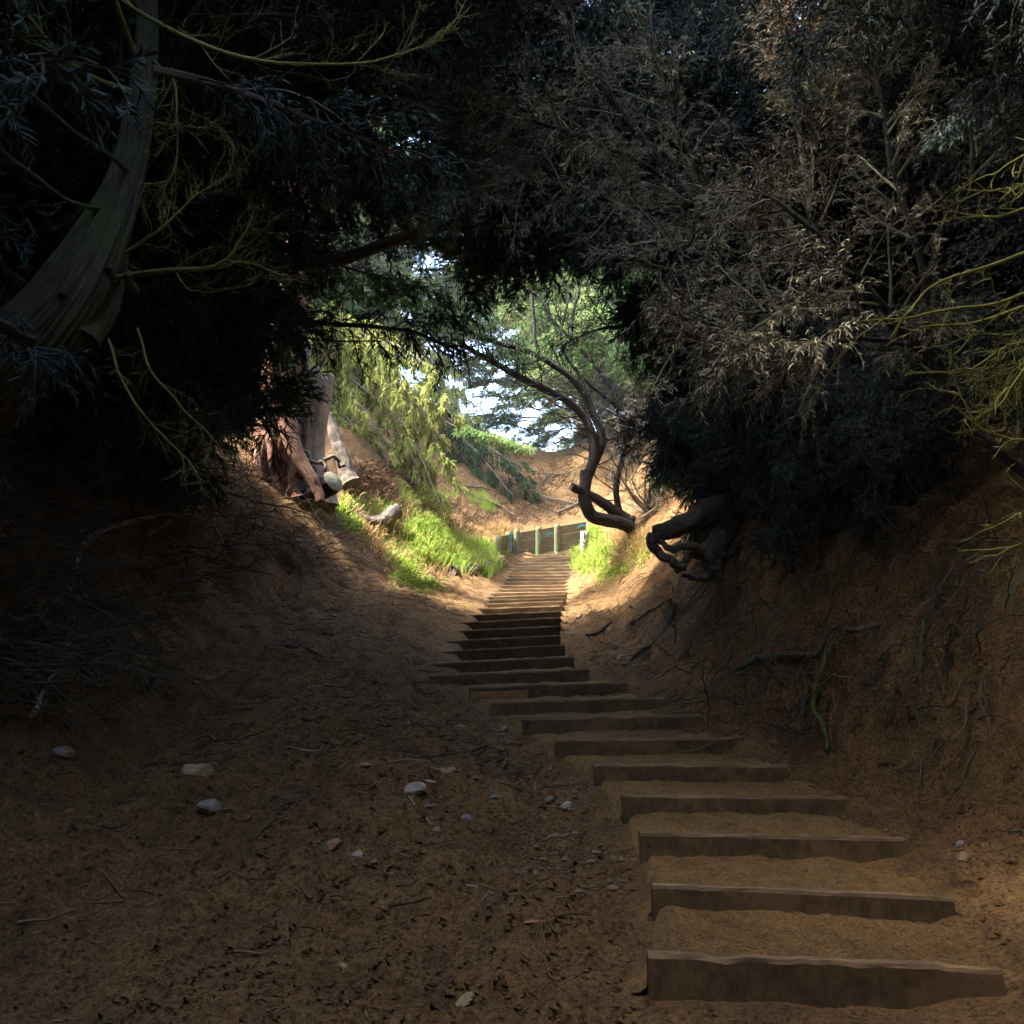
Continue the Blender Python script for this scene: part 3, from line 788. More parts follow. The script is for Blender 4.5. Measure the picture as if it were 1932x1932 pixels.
# ------------------------------------------------------------------ leaning mossy tree, near left
def near_branch(t, base, pts, r0, r1, g, mat='twig_lime', c1=14, l1=(.25, .6), c2=6, l2=(.08, .22), up=.35, droop=-.2, name='branch', w=.03, seed=1, leaf=0, lmat=None, bias=None):
    a = Acc(); c = limb_mesh(a, pts, r0, r1, 26, 7, w, seed, .1)
    s1, _, _ = spawn(c, c1, l1, (.4, 1.0), g, 7, .12, 1, droop, .14, .8, .35, up=up, bias=bias)
    a.add(tubes(s1, rad(len(s1), 7, max(.003, r1 * .45), .0013), 4, cap=False))
    s2, _, _ = spawn(s1, c2, l2, (.5, 1.2), g, 5, .15, 1, droop, .2, .9, .3, up=up * .6)
    a.add(tubes(s2, rad(len(s2), 5, .0019, .001), 3))
    o = a.mk(name, M[mat], t, base)
    if leaf:
        s3, _, _ = spawn(s2, leaf, (.03, .08), (.4, 1.2), g, 3, .1, 1, .6, .15, 1, .2)
        Acc().add(ribbons(s3, np.full((len(s3), 3), .006) * np.array([.6, 1, .3]), g)).mk('foliage', M[lmat or 'dead'], t, base, smooth=False)
    return c

g = np.random.default_rng(21)
b0 = np.array([-4.75, 5.15, float(H(-4.75, 5.15)) - .25])
lt = thing('leaning_tree', b0, 'thick leaning tree with mossy ridged bark at the left edge', 'tree')
tp = np.concatenate([[b0, b0 + [.35, -.02, .7]], PL((-75, 770, 5.0), (30, 672, 5.0), (118, 575, 5.0), (190, 450, 5.05), (238, 330, 5.1), (262, 190, 5.1), (275, 40, 5.1), (270, -160, 5.0))])
c = wob(catmull(tp, 260), .05, 3, 0.6)
R = np.interp(np.linspace(0, 1, 260), [0, .12, .35, .5, .65, 1], [.44, .31, .235, .19, .11, .05])
Acc().add(tubes(c, R, 128, bump=.22, bumpscale=(20, .5), seed=4)).mk('trunk', M['bark_moss'], lt, b0)
a = Acc(); limb_mesh(a, PL((160, 640, 5.05), (190, 600, 5.15), (212, 545, 5.2), (225, 470, 5.2)), .09, .06, 30, 16, .02, 6, .15); a.mk('side_stem', M['bark_moss'], lt, b0)
for k, (u, v) in enumerate([(205, 512), (240, 525), (118, 560)]):
    s = P(u, v, 4.85); a = Acc(); limb_mesh(a, [s + [-.02, .15, 0], s, s + [.03, -.05, .01]], .03, .022, 8, 8, .0, k); a.mk('branch_stub', M['bark_moss'], lt, b0)
near_branch(lt, b0, PL((262, 120, 5.1), (205, -40, 4.6), (250, 15, 4.3), (380, 85, 4.2), (500, 112, 4.2), (640, 118, 4.2), (745, 104, 4.2), (835, 72, 4.25)), .02, .005, g, c1=34, l1=(.3, .75), up=.5, droop=-.25, seed=2)
near_branch(lt, b0, PL((215, 525, 5.0), (300, 512, 4.7), (380, 508, 4.6), (425, 492, 4.6), (450, 455, 4.6), (473, 414, 4.6)), .02, .008, g, c1=18, l1=(.2, .5), seed=3, up=.2)
near_branch(lt, b0, PL((430, 490, 4.6), (500, 508, 4.6), (560, 524, 4.6)), .008, .003, g, c1=9, l1=(.1, .3), seed=4)
near_branch(lt, b0, PL((330, 512, 4.7), (360, 545, 4.7), (430, 548, 4.7), (480, 530, 4.7)), .007, .003, g, c1=5, l1=(.1, .3), seed=5)
near_branch(lt, b0, PL((205, 640, 5.0), (225, 700, 4.7), (262, 775, 4.6), (310, 830, 4.6), (350, 868, 4.6), (378, 905, 4.6)), .010, .003, g, c1=10, l1=(.12, .35), up=0, droop=.3, seed=6)
near_branch(lt, b0, PL((260, 620, 5.0), (290, 700, 4.8), (340, 770, 4.8), (395, 825, 4.8), (440, 852, 4.8)), .010, .003, g, c1=10, l1=(.12, .35), up=0, droop=.3, seed=7)
near_branch(lt, b0, PL((230, 480, 5.1), (300, 430, 4.9), (370, 370, 4.9), (430, 330, 4.9)), .012, .003, g, c1=14, l1=(.2, .5), seed=8)
near_branch(lt, b0, PL((255, 250, 5.1), (300, 235, 4.8), (370, 240, 4.7), (420, 250, 4.7), (450, 290, 4.7)), .009, .002, g, c1=16, l1=(.15, .4), up=0, seed=9)
near_branch(lt, b0, PL((250, 330, 5.1), (170, 270, 4.6), (80, 200, 4.3), (0, 150, 4.1)), .02, .006, g, c1=16, l1=(.3, .7), mat='bark_moss', seed=10)
near_branch(lt, b0, PL((215, 400, 5.1), (120, 370, 4.6), (30, 300, 4.3), (-40, 250, 4.1)), .018, .006, g, c1=16, l1=(.3, .7), mat='bark_moss', seed=11)
near_branch(lt, b0, PL((60, 640, 4.8), (0, 608, 4.4), (-60, 590, 4.2)), .035, .02, g, c1=6, l1=(.1, .25), mat='bark_moss', seed=12)
near_branch(lt, b0, PL((265, 180, 5.1), (150, 130, 4.7), (60, 40, 4.4), (0, -20, 4.2)), .02, .005, g, c1=22, l1=(.3, .8), c2=8, seed=13, leaf=4, lmat='dark_green')
near_branch(lt, b0, PL((270, 100, 5.1), (330, 160, 5.0), (330, 300, 5.0), (300, 380, 5.0)), .012, .003, g, c1=22, l1=(.25, .6), c2=8, seed=14, up=0)

# ------------------------------------------------------------------ dry-branched conifers on the right
def dry_tree(name, label, base, stems, seed, nb, lb, nt, lt_, nleaf, mats, bias=(-.5, -.5, .1), droop=.25, up=.05, extra=(), ll=(.04, .10), lw=.0075):
    g = np.random.default_rng(seed)
    t = thing(name, base, label, 'tree', 'dry conifers on the right bank')
    cs = []
    for k, (pts, r0, r1) in enumerate(stems): cs.append(part_limb(t, base, 'limb' if k else 'trunk', 'bark_black', pts, r0, r1, 30, 8, .05, seed + k))
    cs = np.array(cs)
    br, _, _ = spawn(cs, nb, lb, (.6, 1.2), g, 8, .28, 1, droop, .07, .7, .4, bias=bias, up=up)
    if len(extra):
        ex = np.array([wob(catmull(e, 8), .03, seed + 50 + i) for i, e in enumerate(extra)]); br = np.concatenate([br, ex])
    u, v = project(br[:, -1]); br = br[~(inpoly(u, v, OPEN) & (br[:, -1, 1] < 15)) | ((g.random(len(br)) < .45) & (v < 1000) & (seed == 44))]
    Acc().add(tubes(br, rad(len(br), 8, .013, .0035), 5, cap=False)).mk('branches', M['twig_olive'], t, base)
    tw, _, _ = spawn(br, nt, lt_, (.5, 1.0), g, 6, .12, 1, droop * 1.2, .12, .7, .4)
    Acc().add(tubes(tw, rad(len(tw), 6, .0042, .0016), 3)).mk('twigs', M['twig'], t, base)
    lf, _, _ = spawn(tw, nleaf, ll, (.4, 1.0), g, 3, .1, 1, .9, .12, 1, .15)
    u, v = project(lf[:, -1]); lf = lf[(u > 700) & (u < 2050) & (v > -120)]
    Acc().add(ribbons(lf, np.full((len(lf), 3), lw) * np.array([.7, 1, .35]), g)).mk('foliage', M[mats], t, base, smooth=False)
    return t

def gb(x, y): return np.array([x, y, float(H(x, y)) - .15])
b1 = gb(3.7, 9.2)
st = PL((1345, 430, 8.2), (1262, 335, 8.0), (1180, 230, 7.9), (1095, 105, 7.8), (1040, -40, 7.7))
st1 = np.concatenate([[b1], PL((1440, 760, 8.8), (1370, 590, 8.4)), st])
st2 = PL((1362, 560, 8.4), (1335, 440, 8.2), (1300, 300, 8.1), (1245, 150, 8.0), (1225, -30, 8.0))
st3 = PL((1340, 425, 8.2), (1230, 400, 7.6), (1120, 370, 7.2), (990, 340, 7.0), (890, 375, 6.9))
st4 = PL((1300, 370, 8.1), (1180, 290, 7.6), (1020, 230, 7.2), (900, 215, 7.0), (800, 190, 6.9))
dry_tree('dry_conifer', 'grey-brown conifer whose dry sprays arch over the middle of the path', b1, [(st1, .12, .02), (st2, .05, .015), (st3, .035, .008), (st4, .035, .008)], 41, 26, (.7, 1.4), 13, (.25, .55), 15, 'dead')
b2 = gb(4.0, 7.2)
s1 = np.concatenate([[b2], PL((1640, 800, 7.2), (1560, 560, 7.1), (1524, 360, 7.0), (1502, 210, 6.9), (1488, 60, 6.8), (1480, -80, 6.8))])
s2 = PL((1530, 400, 7.0), (1540, 280, 6.9), (1548, 140, 6.8), (1540, -60, 6.8))
s3 = PL((1560, 560, 7.1), (1480, 470, 6.6), (1390, 420, 6.3), (1300, 470, 6.1), (1240, 560, 6.0))
dry_tree('dry_conifer', 'brown-tinged conifer with two upright dark stems at the upper right', b2, [(s1, .09, .012), (s2, .04, .01), (s3, .03, .007)], 42, 30, (.6, 1.2), 12, (.25, .5), 14, 'dead2', bias=(-.1, -.8, .1))
b3 = gb(4.3, 5.6)
q1 = np.concatenate([[b3], PL((1840, 820, 5.6), (1760, 690, 5.5), (1690, 600, 5.4), (1620, 520, 5.3), (1550, 440, 5.2), (1470, 380, 5.2), (1400, 360, 5.2))])
q2 = PL((1700, 620, 5.4), (1600, 590, 5.1), (1500, 585, 5.0), (1390, 600, 5.0), (1290, 640, 5.0))
q3 = PL((1720, 650, 5.4), (1640, 640, 5.0), (1540, 645, 4.9), (1440, 660, 4.9), (1400, 690, 4.9))
q4 = PL((1750, 690, 5.5), (1745, 500, 5.3), (1690, 330, 5.2), (1650, 150, 5.2), (1640, -40, 5.2))
q5 = PL((1745, 480, 5.3), (1830, 330, 5.1), (1900, 180, 5.0), (1980, 60, 5.0))
dry_tree('dry_conifer', 'dry conifer with drooping tan sprays hanging low over the right bank', b3, [(q1, .05, .01), (q2, .02, .006), (q3, .02, .006), (q4, .035, .01), (q5, .03, .01)], 43, 20, (.4, .9), 12, (.18, .4), 13, 'dead', bias=(-.4, -.5, .0), droop=.35, ll=(.03, .075), lw=.006)
b4 = gb(4.6, 10.8)
w1 = np.concatenate([[b4], PL((1500, 860, 10.6), (1430, 720, 10.2), (1330, 640, 10), (1220, 610, 10), (1130, 620, 10.0))])
w2 = PL((1430, 720, 10.2), (1420, 600, 10.2), (1380, 500, 10.1), (1250, 470, 10.0), (1120, 500, 9.9))
w3 = PL((1470, 800, 10.4), (1400, 800, 10.0), (1310, 790, 9.9), (1230, 830, 9.9))
dry_tree('dry_conifer', 'dark shaded conifer between the arching trunks and the dry sprays', b4, [(w1, .10, .015), (w2, .05, .01), (w3, .04, .01)], 44, 16, (.6, 1.3), 11, (.25, .6), 12, 'dark', bias=(-.2, -.5, -.1), droop=.4, ll=(.06, .14), lw=.012)

# lime lichen twigs reaching in at the right edge
g = np.random.default_rng(66)
b5 = gb(3.3, 2.5)
rs = thing('twiggy_shrub', b5, 'bare shrub with lime-green lichen twigs reaching in from the right edge', 'shrub')
a = Acc(); limb_mesh(a, np.concatenate([[b5], PL((2250, 900, 2.5), (2150, 700, 2.6), (2120, 480, 2.6), (2100, 300, 2.6))]), .05, .02, 24, 8, .03, 3); a.mk('stem', M['bark_moss'], rs, b5)
for k, (pts, r0) in enumerate([
    (PL((2140, 560, 2.6), (1990, 540, 2.6), (1880, 575, 2.6), (1780, 585, 2.6), (1700, 600, 2.6), (1625, 606, 2.6)), .008),
    (PL((2140, 560, 2.6), (1990, 560, 2.7), (1870, 600, 2.7), (1790, 612, 2.7), (1735, 620, 2.7)), .008),
    (PL((2140, 600, 2.6), (1960, 640, 2.6), (1890, 660, 2.6), (1830, 700, 2.6), (1760, 703, 2.6)), .007),
    (PL((2120, 500, 2.6), (1980, 470, 2.6), (1860, 500, 2.6), (1770, 530, 2.6), (1720, 580, 2.6), (1680, 640, 2.6)), .007),
    (PL((2120, 400, 2.6), (1990, 380, 2.6), (1900, 405, 2.6), (1850, 408, 2.6), (1795, 398, 2.6)), .006),
    (PL((2110, 340, 2.6), (1980, 330, 2.6), (1920, 350, 2.6), (1860, 360, 2.6), (1805, 352, 2.6)), .005),
    (PL((2110, 320, 2.6), (1990, 270, 2.6), (1920, 300, 2.6), (1870, 330, 2.6)), .006),
    (PL((2140, 640, 2.5), (1990, 650, 2.5), (1930, 700, 2.5), (1890, 760, 2.5), (1840, 790, 2.5)), .006),
    (PL((2160, 820, 2.6), (1990, 830, 2.6), (1900, 826, 2.6), (1860, 810, 2.6), (1812, 775, 2.6)), .007),
    (PL((1835, 790, 2.6), (1815, 750, 2.6), (1797, 700, 2.6), (1790, 660, 2.6)), .004),
    (PL((2180, 1010, 2.6), (2000, 1010, 2.6), (1920, 1030, 2.6), (1880, 1050, 2.6)), .005),
    (PL((2180, 960, 2.6), (2010, 970, 2.6), (1940, 960, 2.6), (1885, 985, 2.6)), .005)]):
    near_branch(rs, b5, pts, r0, r0 * .45, g, c1=7, l1=(.08, .25), c2=3, l2=(.03, .10), up=0, droop=.2, seed=70 + k, w=.012)
tang, _, _ = spawn(catmull(PL((2090, 600, 2.7), (1960, 640, 2.7), (1910, 700, 2.7)), 10), 44, (.2, .45), (.3, 1.3), g, 8, .2, 1, .6, .3, 1, .2)
tang2, _, _ = spawn(tang, 5, (.06, .16), (.4, 1.2), g, 6, .1, 1, .2, .3, 1, .2)
Acc().add(tubes(tang, rad(len(tang), 8, .0022, .0012), 4, cap=False)).add(tubes(tang2, rad(len(tang2), 6, .0013, .0008), 3)).mk('tangled_twigs', M['twig_lime'], rs, b5)

# ------------------------------------------------------------------ dark limb and hanging foliage across the tunnel
g = np.random.default_rng(77)
b6 = gb(-4.9, 10.9)
dl = thing('dark_limbed_tree', b6, 'dark tree whose long curved limb crosses the tunnel at head height of the arch', 'tree')
a = Acc()
tr = limb_mesh(a, np.concatenate([[b6], PL((330, 780, 10.8), (340, 600, 10.6), (350, 460, 10.4), (330, 250, 10.2), (300, 20, 10.0))]), .2, .1, 40, 12, .08, 8)
a.mk('trunk', M['bark'], dl, b6)
l1 = part_limb(dl, b6, 'limb', 'bark', PL((345, 500, 10.5), (430, 470, 10.2), (500, 482, 10.0), (560, 497, 10.0), (640, 488, 10.0), (720, 465, 10.0), (820, 432, 9.9), (905, 420, 9.8), (1010, 380, 9.7)), .13, .05, 50, 10, .04, 9)
l2 = part_limb(dl, b6, 'limb', 'bark', PL((345, 620, 10.6), (450, 600, 10.7), (560, 605, 10.8), (680, 615, 10.9), (790, 635, 11.0), (880, 670, 11.2)), .07, .015, 50, 8, .06, 10)
l3 = part_limb(dl, b6, 'limb', 'bark', PL((345, 560, 10.6), (420, 560, 9.8), (520, 610, 9.4), (600, 640, 9.3), (720, 645, 9.3)), .03, .008, 50, 6, .04, 11)
l4 = part_limb(dl, b6, 'limb', 'bark', PL((340, 380, 10.4), (450, 330, 10.6), (560, 330, 11), (680, 350, 11.4), (800, 380, 11.6)), .08, .02, 50, 8, .08, 12)
l5 = part_limb(dl, b6, 'limb', 'bark', PL((332, 260, 10.2), (450, 200, 10.4), (600, 180, 10.8), (760, 200, 11), (880, 260, 11)), .08, .02, 50, 8, .08, 13)
l6 = part_limb(dl, b6, 'limb', 'bark', PL((335, 720, 10.7), (400, 720, 10.4), (470, 760, 10.2), (520, 840, 10.1)), .04, .01, 50, 8, .08, 14)
allb = Acc(); lv = Acc()
for c, nb, lb, drp, nl in ((l1, 12, (.3, .8), .3, 8), (l2, 40, (.5, 1.2), .9, 12), (l4, 16, (.6, 1.2), .4, 8), (l5, 16, (.6, 1.2), .4, 8), (l6, 12, (.3, .7), .8, 8), (tr, 46, (.7, 1.6), .5, 9)):
    br, _, _ = spawn(c, nb, lb, (.6, 1.3), g, 7, .1, 1, drp, .1, .6, .3)
    tw, _, _ = spawn(br, 9, (.2, .5), (.4, 1.0), g, 5, .1, 1, drp, .12, .7, .3)
    if c is l1 or c is l2 or c is l4:
        pass
    u, v = project(tw[:, -1]); hang = inpoly(u, v, [(600, 560), (980, 500), (960, 640), (850, 690), (810, 760), (720, 775), (640, 670), (560, 900), (460, 1000), (440, 620)])
    tw = tw[~inpoly(u, v, OPEN) | hang]
    allb.add(tubes(br, rad(len(br), 7, .012, .004), 4, cap=False)).add(tubes(tw, rad(len(tw), 5, .005, .002), 3))
    lf, _, _ = spawn(tw, nl, (.07, .18), (.3, .9), g, 3, .1, 1, 1.4, .1, 1, .15)
    lv.add(ribbons(lf, np.full((len(lf), 3), .014) * np.array([.7, 1, .3]), g))
allb.mk('branches', M['bark'], dl, b6); lv.mk('foliage', M['dark'], dl, b6, smooth=False)

# ------------------------------------------------------------------ red-barked cypress and broken stump, lit, left
g = np.random.default_rng(88)
rb = hit([535], [905])[0]; dR = rb[1]
rt = thing('red_trunk_tree', rb - [0, 0, .1], 'big cypress with shredding reddish bark on the left bank', 'tree')
ro = rb - np.array([0, 0, .1])
pts = np.concatenate([[rb - [0, -.1, .4]], PL((522, 880, dR), (520, 800, dR + .05), (528, 710, dR + .1), (545, 620, dR + .15), (560, 520, dR + .2), (565, 400, dR + .2), (560, 200, dR + .2))])
c = wob(catmull(pts, 120), .06, 5, 1.0); R = np.interp(np.linspace(0, 1, 120), [0, .1, .25, .6, 1], [.62, .45, .36, .3, .16])
Acc().add(tubes(c, R, 60, bump=.22, bumpscale=(5, .8), seed=14)).mk('trunk', M['bark_red'], rt, ro)
a = Acc(); limb_mesh(a, PL((540, 790, dR - .25), (552, 840, dR - .4), (575, 885, dR - .5), (596, 920, dR - .6), (604, 950, dR - .7)), .17, .07, 40, 24, .04, 3, .3)
limb_mesh(a, PL((500, 830, dR - .2), (490, 880, dR - .4), (498, 930, dR - .5), (500, 970, dR - .6)), .16, .06, 30, 18, .04, 4, .3); a.mk('root', M['bark_red'], rt, ro)
up = c[70:]
br, _, _ = spawn(up, 26, (1.2, 2.6), (.8, 1.4), g, 8, 0, 1, .4, .1, .5, .3)
tw, _, _ = spawn(br, 9, (.3, .8), (.4, 1.1), g, 5, .1, 1, .6, .12, .6, .3)
u, v = project(tw[:, -1]); tw = tw[(v < 330) & (tw[:, -1, 1] < 15.4)]
Acc().add(tubes(br, rad(len(br), 8, .04, .008), 5)).add(tubes(tw, rad(len(tw), 5, .007, .003), 3)).mk('limbs', M['bark'], rt, ro)
Acc().add(clumps(tw[:, -1], .4, 40, (.1, .22), .025, g, droop=.8)).mk('crown', M['dark_green'], rt, ro, smooth=False)

sb = hit([590], [860])[0]; dS = dR + .5
so = np.array([P(590, 870, dS)[0], dS, float(H(P(590, 870, dS)[0], dS)) - .1])
bs = thing('broken_stump', so, 'splintered grey stump with a tall torn slab beside the red trunk', 'stump')
a = Acc()
cc = catmull(np.concatenate([[so - [0, 0, .2]], PL((578, 850, dS), (588, 780, dS), (600, 716, dS))]), 40)
V, Q, U = tubes(cc, np.interp(np.linspace(0, 1, 40), [0, .3, 1], [.5, .33, .3]), 44, bump=.12, bumpscale=(16, .7), seed=31)
V = V.reshape(40, 44, 3); ang = np.linspace(0, 6.28, 44, endpoint=False)
V[-4:, :, 2] += (.3 * vn(ang * 2.2, ang * 0, 5) + .22 * vn(ang * 7, ang * 0, 6))[None] * np.linspace(.2, 1, 4)[:, None]
a.add((V, Q, U)); a.mk('stump', M['bark_grey'], bs, so)
a = Acc(); cs = catmull(PL((546, 850, dS - .35), (552, 790, dS - .3), (562, 730, dS - .25), (574, 655, dS - .2), (580, 640, dS - .2)), 50)
V, Q, U = tubes(cs, np.interp(np.linspace(0, 1, 50), [0, .4, .8, 1], [.17, .17, .13, .03]), 30, bump=.12, bumpscale=(12, .8), seed=8)
a.add((V, Q, U)).mk('torn_slab', M['bark_grey'], bs, so)
a = Acc()
for k, q in enumerate([[(565, 872), (580, 876), (596, 884), (590, 902)], [(612, 868), (640, 868), (652, 880)], [(555, 868), (570, 850), (590, 862), (600, 880)], [(560, 890), (580, 895), (600, 905), (612, 925)], [(575, 870), (600, 872), (618, 890), (616, 912)]]):
    part_limb(bs, so, 'root', 'bark_grey', PL(*[(x, y, dS - .55 - .05 * k) for x, y in q]), .04, .018, 36, 10, .14, 60 + k, .15)
sb2 = P(632, 850, dS + 1.6)
a = Acc(); limb_mesh(a, PL((662, 915, dS + 1.4), (650, 880, dS + 1.5), (635, 835, dS + 1.6), (618, 780, dS + 1.7)), .2, .09, 60, 28, .05, 21, .25)
rs2 = thing('pale_stump', sb2, 'pale weathered stump behind the broken stump', 'stump'); a.mk('stump', M['bark_old'], rs2, sb2)

# ------------------------------------------------------------------ logs
def log(name, label, pts, r0, r1, mat, cutmat, seed, w=.03, cut_end=True, dirt=.2):
    c = wob(catmull(pts, 50), w, seed); R = r0 + (r1 - r0) * np.linspace(0, 1, 50)
    base = c[0] - [0, 0, r0]
    t = thing(name, base, label, 'log')
    Acc().add(tubes(c, R, 24, bump=dirt, bumpscale=(3, 2), seed=seed)).mk('bark', M[mat], t, base)
    if cut_end:
        dr = nrm((c[-1] - c[-2])[None])[0]
        e = np.stack([c[-1] + dr * (.004 * k) for k in range(3)]); Acc().add(tubes(e, np.array([r1 * 1.0, r1 * .99, r1 * .96]), 24)).mk('cut_face', M[cutmat], t, base)
    return t
p = hit([600], [930])[0]; dd = p[1]
log('cut_log', 'dark sawn-off log with a pale greenish cut face below the red trunk', PL((556, 946, dd - .75), (580, 936, dd - .8), (607, 922, dd - .88), (630, 909, dd - 1.0)), .15, .2, 'bark_black', 'cut', 61, dirt=.1)
q = hit([650, 685, 720, 748], [950, 985, 1000, 985])
log('curved_log', 'curved weathered branch with a sawn brown end lying in the lit grass', np.array([q[0] + [-.1, .1, .05], q[1] + [0, 0, .08], q[2] + [0, -.05, .13], q[3] + [0, -.25, .22]]), .09, .16, 'bark_old', 'cut_brown', 62, dirt=.5)
q = hit([852, 890, 925, 948], [1086, 1082, 1074, 1066])
log('fallen_log', 'short pale fallen log with a frayed end left of the stairs', q + [0, 0, .09], .10, .14, 'bark_old', 'bark_old', 63, w=.08, dirt=.5)
for k, (q, r, lab) in enumerate([([(1000, 930), (1040, 945), (1092, 953)], .06, 'thin grey fallen branch lying across the slope above the wall'), ([(1050, 972), (1080, 958), (1100, 948)], .05, 'greenish fallen branch propped against the arching tree'), ([(885, 935), (930, 955), (975, 975)], .05, 'pale stick on the dark slope left of the wall'), ([(1170, 1075), (1190, 1050), (1205, 1028)], .05, 'pale dead branch in the grass right of the stairs'), ([(880, 920), (900, 924), (925, 930)], .05, 'short grey branch under the drooping dark boughs')]):
    h = hit([a for a, _ in q], [b for _, b in q]); pts = catmull(h + [0, -.05, .05], 16); base = h[0]
    Acc().add(tubes(wob(pts, .04, k + 5), np.linspace(r, r * .6, 16), 8, bump=.2)).mk('fallen_branch', M['bark_old'], None, tuple(float(x) for x in base))
    tag(bpy.context.scene.objects[-1] if False else COL.objects[-1], lab, 'branch')

# ------------------------------------------------------------------ arching tree beside the head of the stairs
g = np.random.default_rng(99)
ab = hit([1205], [1008])[0]; dA = ab[1]
at = thing('arching_tree', ab, 'dark multi-stemmed tree arching left over the head of the stairs', 'tree')
a = Acc(); A_ = lambda *q: PL(*[(x, y, dA + (x - 1150) * 0 + o) for x, y, o in q])
m0 = np.concatenate([[ab - [0, 0, .2]], A_((1185, 992, 0), (1140, 980, -.1), (1112, 968, -.1), (1102, 935, -.1), (1105, 890, 0))])
part_limb(at, ab, 'trunk', 'bark_black', m0, .13, .125, 90, 18, .05, 31, .2)
k1 = part_limb(at, ab, 'stem', 'bark_black', A_((1106, 905, 0), (1122, 850, 0), (1108, 790, 0), (1062, 752, -.1), (1000, 722, -.2), (945, 690, -.4), (900, 662, -.6), (850, 635, -.8)), .115, .045, 100, 14, .08, 32, .2)
k2 = part_limb(at, ab, 'stem', 'bark_black', A_((1116, 880, .1), (1135, 830, .1), (1118, 775, .1), (1088, 728, .1), (1040, 690, 0), (1000, 668, -.2), (940, 645, -.4), (870, 620, -.6)), .10, .045, 100, 14, .08, 33, .2)
k3 = part_limb(at, ab, 'stem', 'bark_black', A_((1175, 990, .2), (1165, 920, .3), (1178, 840, .4), (1168, 775, .5), (1135, 705, .5), (1085, 650, .5), (1040, 600, .5), (1010, 550, .5)), .07, .03, 100, 12, .08, 34, .2)
k4 = part_limb(at, ab, 'stem', 'bark_black', A_((1078, 918, -.2), (1110, 935, -.1), (1145, 955, 0), (1195, 985, .1)), .08, .12, 30, 10, .05, 35, .2)
a = Acc()
for q in [[(1168, 770, .5), (1090, 700, .3), (1060, 640, .2), (1075, 560, .2)], [(1035, 600, .5), (1030, 520, .5), (1045, 430, .5)], [(1075, 645, .5), (1090, 540, .5), (1085, 440, .5)], [(1020, 680, 0), (1010, 610, 0), (1005, 520, 0), (1010, 440, 0)], [(1178, 830, .4), (1230, 760, .3), (1270, 700, .2)]]:
    part_limb(at, ab, 'limb', 'bark_black', A_(*q), .045, .02, 24, 7, .08, int(q[0][0]))
st = np.array([k1, k2, k3])
br, _, _ = spawn(st, 44, (.6, 1.6), (.6, 1.3), g, 7, .06, 1, .1, .14, .9, .3)
tw, _, _ = spawn(br, 8, (.25, .6), (.4, 1.1), g, 5, .15, 1, .2, .2, .9, .3)
a.add(tubes(br, rad(len(br), 7, .016, .005), 4, cap=False)).add(tubes(tw, rad(len(tw), 5, .006, .003), 3)); a.mk('branches', M['bark_black'], at, ab)
dw, _, _ = spawn(A_((1105, 880, -.2), (1060, 895, -.5), (1030, 900, -.7)), 14, (.3, .7), (.2, .8), g, 6, .1, 1, .3, .12, .8, .2)
dw2, _, _ = spawn(dw, 4, (.1, .3), (.3, .9), g, 4, .2, 1, .2, .2)
Acc().add(tubes(dw, rad(len(dw), 6, .012, .005), 4, cap=False)).add(tubes(dw2, rad(len(dw2), 4, .006, .004), 3)).mk('dead_twigs', M['twig_pale'], at, ab)
lf, _, _ = spawn(tw[project(tw[:, -1])[1] < 700], 7, (.08, .2), (.4, 1.1), g, 3, .1, 1, .3, .1)
Acc().add(ribbons(lf, np.full((len(lf), 3), .022) * np.array([.7, 1, .3]), g)).mk('foliage', M['dark_green'], at, ab, smooth=False)
# brush of dry twigs right of the arching tree
bb = hit([1215], [985])[0]
bt = thing('dry_shrub', bb, 'tan dry twiggy shrub right of the arching trunks', 'shrub')
sh = np.array([catmull([bb + [g.normal() * .2 + .3, g.normal() * .3, 0], bb + [g.normal() * .5 + .3, g.normal() * .5, .9], bb + [g.normal() * .9 + .2, g.normal() * .6, 1.9 + g.random()]], 8) for _ in range(26)])
br, _, _ = spawn(sh, 10, (.4, .9), (.4, 1.2), g, 6, .1, 1, .1, .2, 1, .3)
tw, _, _ = spawn(br, 7, (.15, .4), (.4, 1.2), g, 5, .1, 1, .1, .25, 1, .3)
Acc().add(tubes(sh, rad(len(sh), 8, .018, .006), 4, cap=False)).add(tubes(br, rad(len(br), 6, .006, .003), 3)).add(tubes(tw, rad(len(tw), 5, .004, .002), 3)).mk('twigs', M['twig_pale'], bt, bb)

# ------------------------------------------------------------------ drooping boughs
def droop_tree(label, base, boughs, seed, mat, dens=20, ll=(.10, .22), lw=.022, brk='bark_grey', nl=14):
    g = np.random.default_rng(seed)
    t = thing('drooping_conifer', base, label, 'tree', 'drooping conifers left of the stairs')
    cs = []
    for k, b in enumerate(boughs): cs.append(part_limb(t, base, 'limb', brk, b, .04, .01, 30, 7, .08, seed + k))
    br, _, _ = spawn(np.array(cs), dens, (.4, .9), (.4, .9), g, 7, .1, 1, 1.2, .08, .7, .3)
    tw, _, _ = spawn(br, 8, (.15, .4), (.3, .8), g, 5, .1, 1, 1.3, .08, .8, .3)
    Acc().add(tubes(br, rad(len(br), 7, .009, .004), 3)).add(tubes(tw, rad(len(tw), 5, .005, .002), 3)).mk('twigs', M['twig'], t, base)
    lf, _, _ = spawn(tw, nl, ll, (.25, .7), g, 3, .05, 1, 1.0, .08, 1, .2)
    Acc().add(ribbons(lf, np.full((len(lf), 3), lw) * np.array([.7, 1, .3]), g)).mk('foliage', M[mat], t, base, smooth=False)
ob = hit([700], [880])[0]; dO = ob[1]
o0 = ob + np.array([-1.0, 1.6, 1.2])
root = np.array([o0[0], o0[1], float(H(o0[0], o0[1]))])
bl = []
